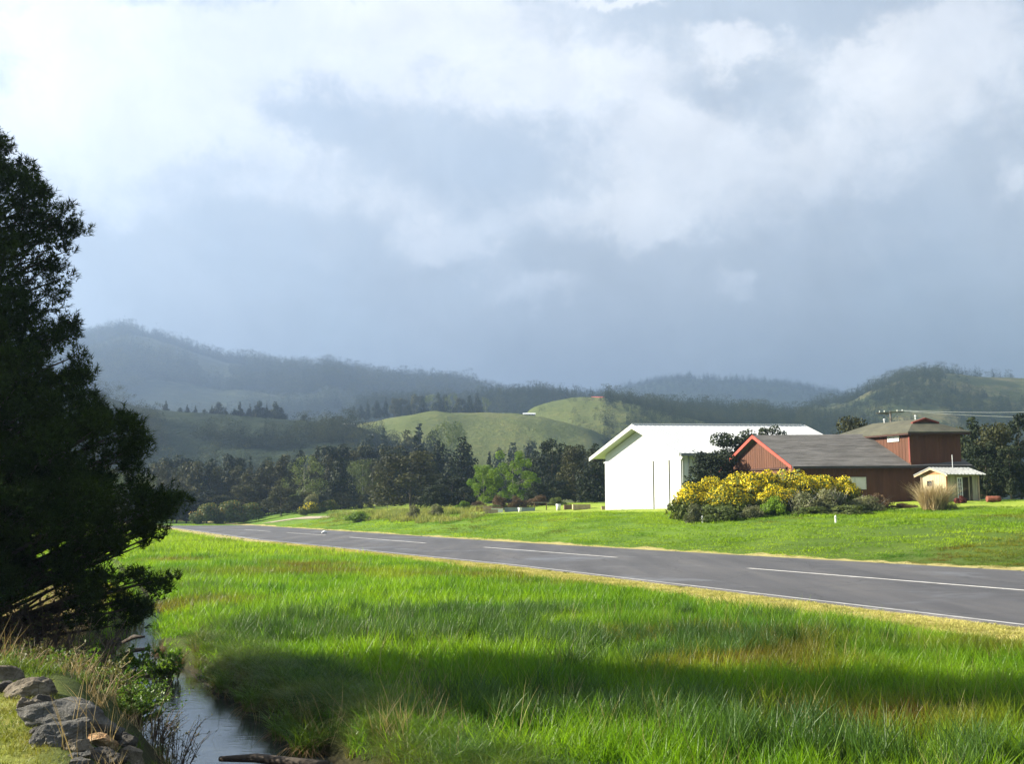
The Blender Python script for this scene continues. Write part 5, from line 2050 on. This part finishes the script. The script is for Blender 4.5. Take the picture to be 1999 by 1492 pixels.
# ---- utility pole and wires
pt = at(1738, 803, 128)
zq = tz(pt.x, pt.y)
pole = empty('utility_pole', (pt.x, pt.y, zq))
H_ = pt.z - zq
polew = mat('pole_wood', (.11, .095, .08), .9, .3, 3)
g = Geo()
g.tube([(0, 0, -.5), (0, 0, H_)], [.17, .12], 10)
link('pole', g, polew, pole, True)
arm = Geo()
arm.box((.05, -.15, H_ - .18), (3.2, .12, .14), Matrix.Rotation(R(-3), 3, 'Y'))
link('crossarm', arm, polew, pole)
g = Geo()
g.box((-.9, .25, H_ - .30), (1.6, .12, .13), Matrix.Rotation(R(3), 3, 'Y'))
link('crossarm', g, polew, pole)
for s_ in (-1, 1):
    g = Geo()
    g.tube([(s_ * .06, -.12, H_ - 1.1), (s_ * .85, -.12, H_ - .25)], .03, 5)
    link('brace', g, polew, pole)
for x_ in (-1.4, -.8, .8, 1.45):
    g = Geo()
    z_ = H_ - .11 - math.tan(R(-3)) * -(x_) * -1
    z_ = H_ - .11 + math.tan(R(3)) * x_
    g.tube([(x_, -.15, z_), (x_, -.15, z_ + .1), (x_, -.15, z_ + .16), (x_, -.15, z_ + .22)], [.03, .07, .05, .03], 8)
    link('insulator', g, whitep, pole)
tag(pole, 'wooden utility pole with a crossarm rising behind the mossy house roof', 'utility pole')
wirem = mat('wire', (.42, .43, .45), .5, .1, 1)
for x_, uv, lab in ((1.45, (2250, 792), 'upper overhead wire running off to the right from the pole'), (.8, (2250, 812), 'lower overhead wire running off to the right from the pole')):
    a = pt + Vector((x_, -.15, .08))
    b_ = at(uv[0], uv[1], 118)
    g = Geo()
    g.tube([a.lerp(b_, k / 16) + Vector((0, 0, -.5 * 4 * (k / 16) * (1 - k / 16))) for k in range(17)], .024, 5)
    simple('overhead_wire', g, wirem, lab, 'wire')


# ---- far buildings in the hills
def far_house(u0, u1, vb, vr, Y, wallm, roofm, lab, yaw=0.0, dep_=7):
    a, b_ = at(u0, vb, Y), at(u1, vb, Y)
    zt_ = at(u0, vr, Y).z
    c = (a + b_) / 2
    w_ = (b_ - a).length
    h_ = zt_ - a.z
    o = empty('far_house', (c.x, c.y, a.z), yaw)
    g = Geo()
    g.box((0, 0, h_ * .25 - 1), (w_, dep_, h_ * .5 + 2))
    link('wall', g, wallm, o)
    g = Geo()
    g.prism([Vector((-w_ / 2 - .4, -dep_ / 2 - .5, h_ * .48)), Vector((-w_ / 2 - .4, dep_ / 2 + .5, h_ * .48)), Vector((-w_ / 2 - .4, 0, h_))], Vector((w_ + .8, 0, 0)))
    link('roof', g, roofm, o)
    for k in range(3):
        g = Geo()
        g.box((-w_ * .3 + k * w_ * .3, -dep_ / 2 - .03, h_ * .26), (w_ * .1, .05, h_ * .22))
        link('window', g, shade_glass, o)
    return tag(o, lab, 'house')


redroof = mat('red_roof', (.42, .07, .05), .7, .2, 2)
far_house(1156, 1180, 781, 774.5, 690, white, redroof, 'distant house with a red roof on top of the green pasture')
far_house(1146, 1157, 782, 777, 688, white, white, 'small white outbuilding left of the distant red roofed house')
far_house(1022, 1044, 813, 806.5, 575, palebark, whited, 'distant pale roofed barn in the dip between the two pastures')
far_house(664, 690, 832, 826.5, 520, palebark, whited, 'distant pale shed at the left end of the green pasture')

# ================================================================== ROCKS, LOGS AND BRUSH BY THE CREEK
def rock_mat(name, c1, c2, c3):
    m = bpy.data.materials.new(name)
    m.use_nodes = True
    t = NT(m.node_tree)
    b = t.n['Principled BSDF']
    o = t.new('ShaderNodeTexCoord').outputs['Object']
    n = t.noise(o, 2.2, 7, .65, .5)
    f_ = t.noise(o, 16, 6, .7)
    c = t.ramp(n, [(.32, c1), (.5, c2), (.68, c3)])
    k = t.math('MULTIPLY_ADD', f_, .9, .55)
    c = t.mix(1.0, c, t.new('ShaderNodeCombineXYZ', {0: k, 1: k, 2: k}).outputs[0], 'MULTIPLY')
    vo = t.new('ShaderNodeTexVoronoi', {'Vector': o, 'Scale': 2.5}, feature='DISTANCE_TO_EDGE')
    cr = t.smooth(vo.outputs[0], 0, .02, 1, 0)
    c = t.mix(t.math('MULTIPLY', cr, .5), c, (.05, .045, .04))
    t.put(b.inputs['Base Color'], c)
    b.inputs['Roughness'].default_value = .9
    b.inputs['Specular IOR Level'].default_value = .2
    bp = t.new('ShaderNodeBump', {'Height': t.math('ADD', f_, t.noise(o, 50, 4, .7)), 'Strength': 1.0, 'Distance': .035})
    t.put(b.inputs['Normal'], bp.outputs[0])
    return m


rk_grey = rock_mat('rock_grey', (.045, .045, .042), (.12, .115, .105), (.24, .225, .19))
rk_tan = rock_mat('rock_tan', (.07, .055, .04), (.18, .15, .11), (.36, .31, .23))
rk_org = rock_mat('rock_orange', (.42, .18, .06), (.40, .27, .15), (.28, .26, .23))
rk_dark = rock_mat('rock_dark', (.03, .028, .024), (.07, .063, .055), (.14, .125, .10))


def rock(seed, sx, sy, sz, m, cuts=13):
    import bmesh
    r = random.Random(seed)
    bm = bmesh.new()
    bmesh.ops.create_icosphere(bm, subdivisions=5, radius=1.0)
    planes = []
    for i in range(cuts):
        n_ = Vector((r.gauss(0, 1), r.gauss(0, 1), r.gauss(0, 1) * .8)).normalized()
        planes.append((n_, r.uniform(.38, .72)))
    planes.append((Vector((0, 0, 1)).lerp(Vector((r.uniform(-1, 1), r.uniform(-1, 1), 0)), .25).normalized(), .55))
    off = Vector((seed * 3.1, seed * 1.7, 0))
    for v in bm.verts:
        p = v.co.copy()
        for n_, d in planes:
            k = p.dot(n_) - d
            if k > 0:
                p -= n_ * k * .97
        p += p.normalized() * (mnoise.fractal(p * 2.0 + off, .8, 2.1, 6) * .11)
        v.co = Vector((p.x * sx, p.y * sy, p.z * sz)) * 1.45
    me = bpy.data.meshes.new('rock')
    bm.to_mesh(me)
    bm.free()
    me.materials.append(m)
    return me


ROCKS = [  # u, v centre, w px, h px, depth factor, material, yaw, tilt, label
    (14, 1316, 78, 50, .8, rk_tan, .2, .1, 'mossy flat slab at the left edge, farthest up the row of rocks'),
    (4, 1342, 44, 30, .8, rk_dark, .5, 0, 'dark low rock at the left edge below the mossy slab'),
    (64, 1344, 104, 50, .7, rk_tan, .35, -.30, 'pointed rock with a pale sunlit left face above the long slab'),
    (136, 1390, 178, 66, .55, rk_grey, -.1, .12, 'longest dark grey slab, lying across the top of the rock pile'),
    (66, 1388, 50, 50, .9, rk_tan, .8, .2, 'pale block against the left end of the longest slab'),
    (94, 1404, 44, 32, .9, rk_tan, .3, .1, 'small rounded tan rock in front of the longest slab'),
    (128, 1432, 90, 60, .9, rk_grey, 1.9, -.3, 'big angular grey boulder in the middle of the rock pile'),
    (76, 1430, 36, 20, .9, rk_dark, .3, 0, 'small dark rock on the turf left of the angular boulder'),
    (112, 1448, 54, 26, .9, rk_grey, .1, .1, 'low grey wedge in front of the angular boulder'),
    (184, 1420, 78, 34, .8, rk_grey, .2, .25, 'smooth sloping grey slab right of the angular boulder'),
    (196, 1447, 54, 36, .9, rk_org, .6, 0, 'rounded rock with an orange broken face'),
    (238, 1443, 62, 32, .9, rk_dark, 2.7, .3, 'dark pointed slab right of the orange rock'),
    (156, 1460, 56, 36, .9, rk_tan, 1.2, .3, 'brown earthy rock below the angular boulder'),
    (206, 1480, 84, 44, .8, rk_dark, .5, -.2, 'long dark brown rock under the orange one'),
    (252, 1472, 56, 40, .9, rk_tan, 1.1, .2, 'pale triangular rock nearest the creek brush'),
    (165, 1474, 24, 16, .9, rk_grey, .2, .3, 'small pale wedge stone near the bottom of the pile'),
    (143, 1475, 18, 11, .9, rk_grey, .9, 0, 'tiny pale stone left of the small wedge stone'),
    (158, 1489, 60, 20, .9, rk_grey, .1, .1, 'flat grey slab cut by the bottom of the picture'),
    (126, 1452, 22, 10, .9, rk_org, .1, .1, 'thin tan flake of stone on the turf edge'),
    (92, 1368, 40, 22, .9, rk_dark, .1, .1, 'dark low rock between the pointed rock and the longest slab')]
for j, (u_, v_, w_, h_, df, m_, yw, tl, lab) in enumerate(ROCKS):
    p = hit(u_, v_ + h_ * .30)
    dist = (p - Vector((0, 0, CAMZ))).length
    s_ = dist / F
    hz_ = h_ * s_ * .62
    o = link('rock', rock(60 + j, w_ * s_ / 2 * .88, w_ * s_ / 2 * df * .9, hz_ / 2 * 1.5, m_), None, None, False, (p.x, p.y, p.z + hz_ * .28))
    o.rotation_euler = (tl * .5, tl, yw * .35)
    for poly in o.data.polygons:
        poly.use_smooth = True
    try:
        o.data.set_sharp_from_angle(angle=R(17))
    except Exception:
        pass
    tag(o, lab, 'rock')

logm = mat('wet_log', (.060, .045, .032), .8, .4, 4, bump=.6, bscale=12, stretch=(.4, 2, 2))


def log(pts, rads, lab, m_=None):
    g = Geo()
    P = [Vector(q) for q in pts]
    base_ = P[0].copy()
    P = [q - base_ for q in P]
    g.tube(P, rads, 9)
    o = link('driftwood_log', g, m_ or logm, None, True, base_)
    return tag(o, lab, 'log')


a, b_ = gz(430, 1483, -.32), gz(640, 1494, -.2)
log([a, a.lerp(b_, .35) + Vector((0, 0, .03)), a.lerp(b_, .7), b_], [.03, .05, .055, .04], 'dark log lying across the creek at the bottom of the picture')
a, b_ = gz(228, 1284, -.30), gz(292, 1268, -.2)
log([a, a.lerp(b_, .5) + Vector((0, 0, .05)), b_], [.03, .045, .03], 'dark log across the head of the visible water')
a, b_ = gz(232, 1318, -.35), gz(300, 1322, -.34)
log([a, a.lerp(b_, .3) + Vector((0, 0, .04)), a.lerp(b_, .7) + Vector((0, 0, .01)), b_], [.03, .05, .05, .03], 'thin curved branch breaking the water surface upstream')
a, b_ = gz(240, 1255, -.1), gz(282, 1244, .05)
log([a, a.lerp(b_, .5) + Vector((0, 0, .05)), b_], [.03, .045, .02], 'dead log on the far bank below the pine')


# leafy creek shrubs
def leafy(seed, nst, h, spread, nleaf, ls, mleaf, mstem, lean=(0, 0)):
    r = random.Random(seed)
    g = Geo()
    tips = []
    for i in range(nst):
        a = r.random() * 6.28
        x0, y0 = r.uniform(-.15, .15), r.uniform(-.15, .15)
        hh = h * r.uniform(.55, 1.05)
        sp = spread * r.uniform(.3, 1)
        dx, dy = math.cos(a) * sp + lean[0] * r.random(), math.sin(a) * sp + lean[1] * r.random()
        pts = [Vector((x0, y0, -.05)), Vector((x0 + dx * .3, y0 + dy * .3, hh * .45)), Vector((x0 + dx * .75, y0 + dy * .75, hh * .85)), Vector((x0 + dx * 1.1, y0 + dy * 1.1, hh))]
        g.tube(pts, [.009, .007, .005, .002], 4, cap=False)
        tips.append(pts)
        for k in range(3):                 # side twigs
            s0 = pts[1].lerp(pts[2], r.random())
            b2 = s0 + Vector((r.uniform(-1, 1), r.uniform(-1, 1), r.uniform(.1, .9))) * h * .28
            g.tube([s0, s0.lerp(b2, .5) + Vector((0, 0, .02)), b2], [.005, .003, .0015], 3, cap=False)
            tips.append([s0, s0.lerp(b2, .35), s0.lerp(b2, .7), b2])
    st = g.mesh('stems')
    st.materials.append(mstem)
    vs = []
    for i in range(nleaf):
        pts = r.choice(tips)
        t_ = r.random() ** .75 * 2.98
        k = int(t_)
        c = pts[k].lerp(pts[k + 1], t_ - k)
        d = Vector((r.gauss(0, 1), r.gauss(0, 1), r.gauss(0, .7) + .4)).normalized()
        sd_ = d.cross(Vector((r.gauss(0, 1), r.gauss(0, 1), r.gauss(0, 1)))).normalized()
        L = ls * r.uniform(.6, 1.3)
        vs += [tuple(c), tuple(c + d * L * .5 + sd_ * L * .27), tuple(c + d * L), tuple(c + d * L * .5 - sd_ * L * .27)]
    g = Geo()
    g.quads(np.array(vs), np.arange(len(vs)).reshape(-1, 4))
    lf = g.mesh('foliage')
    lf.materials.append(mleaf)
    return st, lf


CRL = leafmat('creek_leaves', (.055, .13, .012), (.12, .20, .02), .35, 3, .45, random_amt=.5)
CRL2 = leafmat('olive_leaves', (.07, .085, .022), (.14, .14, .035), .3, 3, .5, random_amt=.5)
twg = mat('brown_twigs', (.10, .07, .05), .9, .3, 6)
stw = mat('straw_twigs', (.36, .27, .16), .9, .3, 6)
kinds = [leafy(400, 30, .75, .5, 3600, .05, CRL, twg), leafy(401, 34, .8, .5, 2600, .045, CRL2, stw), leafy(402, 26, .6, .55, 3000, .05, CRL, twg),
         leafy(403, 34, .9, .5, 500, .035, CRL2, twg), leafy(404, 28, .8, .6, 3000, .045, CRL, twg, (.55, -.1))]
CS = [(50, 1285, 10.6, 0, .9, 'bright leafed shrub directly behind the mossy slab'),
      (130, 1285, 10.6, 2, 1.0, 'dense green shrub behind the gap between pointed rock and longest slab'),
      (185, 1310, 10.4, 1, .9, 'olive shrub with straw stems right behind the longest slab'),
      (225, 1310, 11.0, 0, .7, 'tall green shrub at the left edge of the water'),
      (20, 1262, 12.6, 0, 1.0, 'leafy green shrub at the left edge under the pine'),
      (75, 1255, 12.0, 1, 1.0, 'olive leafed shrub with straw stems, second from the left edge'),
      (120, 1262, 11.4, 0, .95, 'green shrub in front of the dead stems above the pointed rock'),
      (165, 1275, 11.6, 1, .95, 'olive shrub above the middle of the longest slab'),
      (205, 1300, 11.8, 0, .9, 'green shrub rising above the right end of the longest slab'),
      (95, 1300, 10.4, 1, .8, 'straw stemmed shrub just behind the pointed rock'),
      (150, 1312, 10.2, 2, .9, 'low green shrub directly behind the longest slab'),
      (215, 1345, 10.0, 2, .9, 'low green shrub between the rocks and the water'),
      (232, 1345, 10.6, 4, .7, 'green shrub whose twigs reach out over the water, upper one'),
      (250, 1385, 9.6, 4, .6, 'green shrub whose leafy twigs hang over the creek, lower one'),
      (222, 1255, 15.0, 0, 1.0, 'green shrub at the creek head below the hanging pine branch'),
      (180, 1235, 14.2, 3, 1.1, 'bare brown shrub in the shade under the pine'),
      (30, 1165, 15.5, 3, 1.7, 'reddish bare bush under the pine at the left edge'),
      (95, 1170, 15.6, 3, 1.7, 'reddish bare bush under the pine beside the dry stalks'),
      (300, 1415, 9.6, 3, .6, 'dark bare thicket at the water edge right of the rocks'),
      (340, 1425, 9.8, 3, .55, 'dark bare thicket at the water edge, nearer the log'),
      (330, 1240, 17.5, 2, .9, 'leafy shrub on the meadow side of the creek head')]
for (u_, v_, Y_, k, s_, lab) in CS:
    p = at(u_, v_, Y_)
    zq = tz(p.x, p.y)
    h_ = max(.45, (p.z - zq)) / .8
    o = empty('creek_shrub', (p.x, p.y, zq), 0 if k == 4 else u_ * .7)
    o.scale = (s_, s_, min(h_, 1.6))
    st, lf = kinds[k]
    link('stems', st, None, o)
    link('foliage', lf, None, o)
    tag(o, lab, 'shrub')

# brush of the left bank: green tufts, straw and rank grass nobody could count
BGR = leafmat('bank_blades', (.045, .10, .010), (.12, .17, .018), .4, 1.5, .5, random_amt=.5)
straw_t = [blade_mesh('straw', 16, .16, .62, .010, .3, STR, 3, 160 + i, .5, .5, .2) for i in range(3)]
bank_t = [blade_mesh('bank_tuft', 44, .18, .24, .012, .6, BGR, 3, 170 + i, .5, .6, .3) for i in range(2)]
r = np.random.default_rng(15)
n = 9500
y = r.uniform(5.0, 26, n)
x = np.interp(y, CRY, CRX) - r.uniform(.9, 5.2, n) / .86
d_ = creek_d(x, y)
k = (near_lawn(x, y) < .3) & (x > -14) & ~((y < 8.8) & (d_ < -1.2) & (r.random(n) < .78)) & (r.random(n) < np.where(y < 12, .5, .5)) & (d_ < -1.0)
x, y = x[k], y[k]
n = len(x)
pat = vnoise(x, y, .9, 3)
idx_ = np.where(pat + .35 * (r.random(n) - .5) > .45, r.integers(0, 3, n), r.integers(3, 5, n))
idx_ = np.where((y > 12.5) & (y < 17) & (r.random(n) < .5), r.integers(0, 3, n), idx_)
sc_ = .55 + .5 * r.random(n)
sc_ = sc_ * np.where((y < 11.5) & (creek_d(x, y) > -2.3), .55, 1)
# scatter picks kinds in name order: 00..02 straw, 03..04 green
scatter('bank_brush', np.stack([x, y, terrain(x, y) - .03], -1), np.stack([sc_, sc_, sc_ * (.7 + .5 * r.random(n))], -1),
        np.stack([(r.random(n) - .5) * .5, (r.random(n) - .5) * .5, r.random(n) * 6.28], -1), idx_, straw_t + bank_t, np.where(idx_ < 3, 0, .15 + 0 * x),
        'rank green grass and dry stalks covering the left bank of the creek')
# long overhanging sedge on the meadow side of the creek
SED = leafmat('sedge_blades', (.050, .120, .008), (.12, .19, .015), .4, .8, .45, 'tint', (.17, .12, .045), .3, True, .5)
sed_t = [blade_mesh('sedge', 120, .14, .62, .010, .95, SED, 5, 180 + i, .5, .5, .75) for i in range(3)]
r = np.random.default_rng(16)
n = 1500
y = r.uniform(8.6, 40, n)
dd = r.uniform(.95, 2.1, n)
x = np.interp(y, CRY, CRX) + dd / .86
sc_ = .5 + .35 * r.random(n)
tn = np.clip((1.4 - dd) * 1.6, 0, .9) * r.random(n) + .25 * (r.random(n) < .25)
scatter('sedge', np.stack([x, y, terrain(x, y) - .03], -1), np.stack([sc_, sc_, sc_ * .9], -1), np.stack([(r.random(n) - .5) * .3, (r.random(n) - .5) * .3, r.random(n) * 6.28], -1),
        r.integers(0, 3, n), sed_t, tn, 'long arching sedge hanging over the meadow bank of the creek')
# a few tussocks that stand out
DSED = leafmat('dead_sedge', (.12, .075, .03), (.24, .16, .07), .25, 2, .6, random_amt=.5)
GSED = leafmat('tussock_blades', (.055, .13, .010), (.12, .19, .016), .4, 1, .45, random_amt=.5)
for (u_, v_, lab, s_) in ((500, 1385, 'grassy tussock with a brown hanging skirt at the water edge', 1.05), (440, 1350, 'grassy tussock left of the brown skirted one over the dark water', .9),
                          (350, 1300, 'brown dead tussock overhanging the upper creek', .9), (560, 1440, 'tall green tussock right of the brown skirted one', 1.1), (310, 1290, 'dark dead tussock at the creek head', .7),
                          (600, 1500, 'big straw streaked tussock behind the bottom log', 1.1)):
    p = hit(u_, v_)
    o = empty('grass_tussock', (p.x, p.y, max(p.z, -.34)), u_)
    o.scale = (s_, s_, s_)
    dead = 'dead' in lab
    link('skirt', blade_mesh('skirt', 150, .16, .45, .011, 1.1, DSED, 5, int(u_), .6, .4, 1.6), None, o)
    link('foliage', blade_mesh('foliage', 60 if dead else 240, .17, .60, .010, .8, DSED if dead else GSED, 5, int(u_) + 1, .5, .5, .6), None, o)
    tag(o, lab, 'tussock')
# dry stalks standing among the near grass and rocks
g_ = []
r = np.random.default_rng(18)
pts = []
for (u_, v_, n_, s_) in ((790, 1430, 26, 60), (830, 1380, 16, 50), (250, 1460, 9, 60), (330, 1460, 9, 40), (150, 1440, 8, 60), (60, 1250, 30, 60), (220, 1400, 3, 40), (20, 1180, 26, 60), (120, 1200, 30, 60), (640, 1440, 14, 50), (700, 1300, 12, 60)):
    for k in range(n_):
        p = hit(max(2, u_ + r.normal() * s_), min(1491, v_ + r.normal() * s_ * .35))
        if p.y > 9.2 or r.random() < .2:
            pts.append((p.x, p.y, p.z))
pts = np.array(pts)
n = len(pts)
stalk = [blade_mesh('stalk', 3, .05, .70, .006, .22, STR, 4, 190 + i, .4, .5, .05) for i in range(4)]
sc_ = .6 + .6 * r.random(n)
scatter('dry_stalks', pts, np.stack([np.ones(n), np.ones(n), sc_], -1), np.stack([(r.random(n) - .5) * .7, (r.random(n) - .5) * .7, r.random(n) * 6], -1), r.integers(0, 4, n), stalk, None,
        'thin dry stalks standing among the grass and rocks')
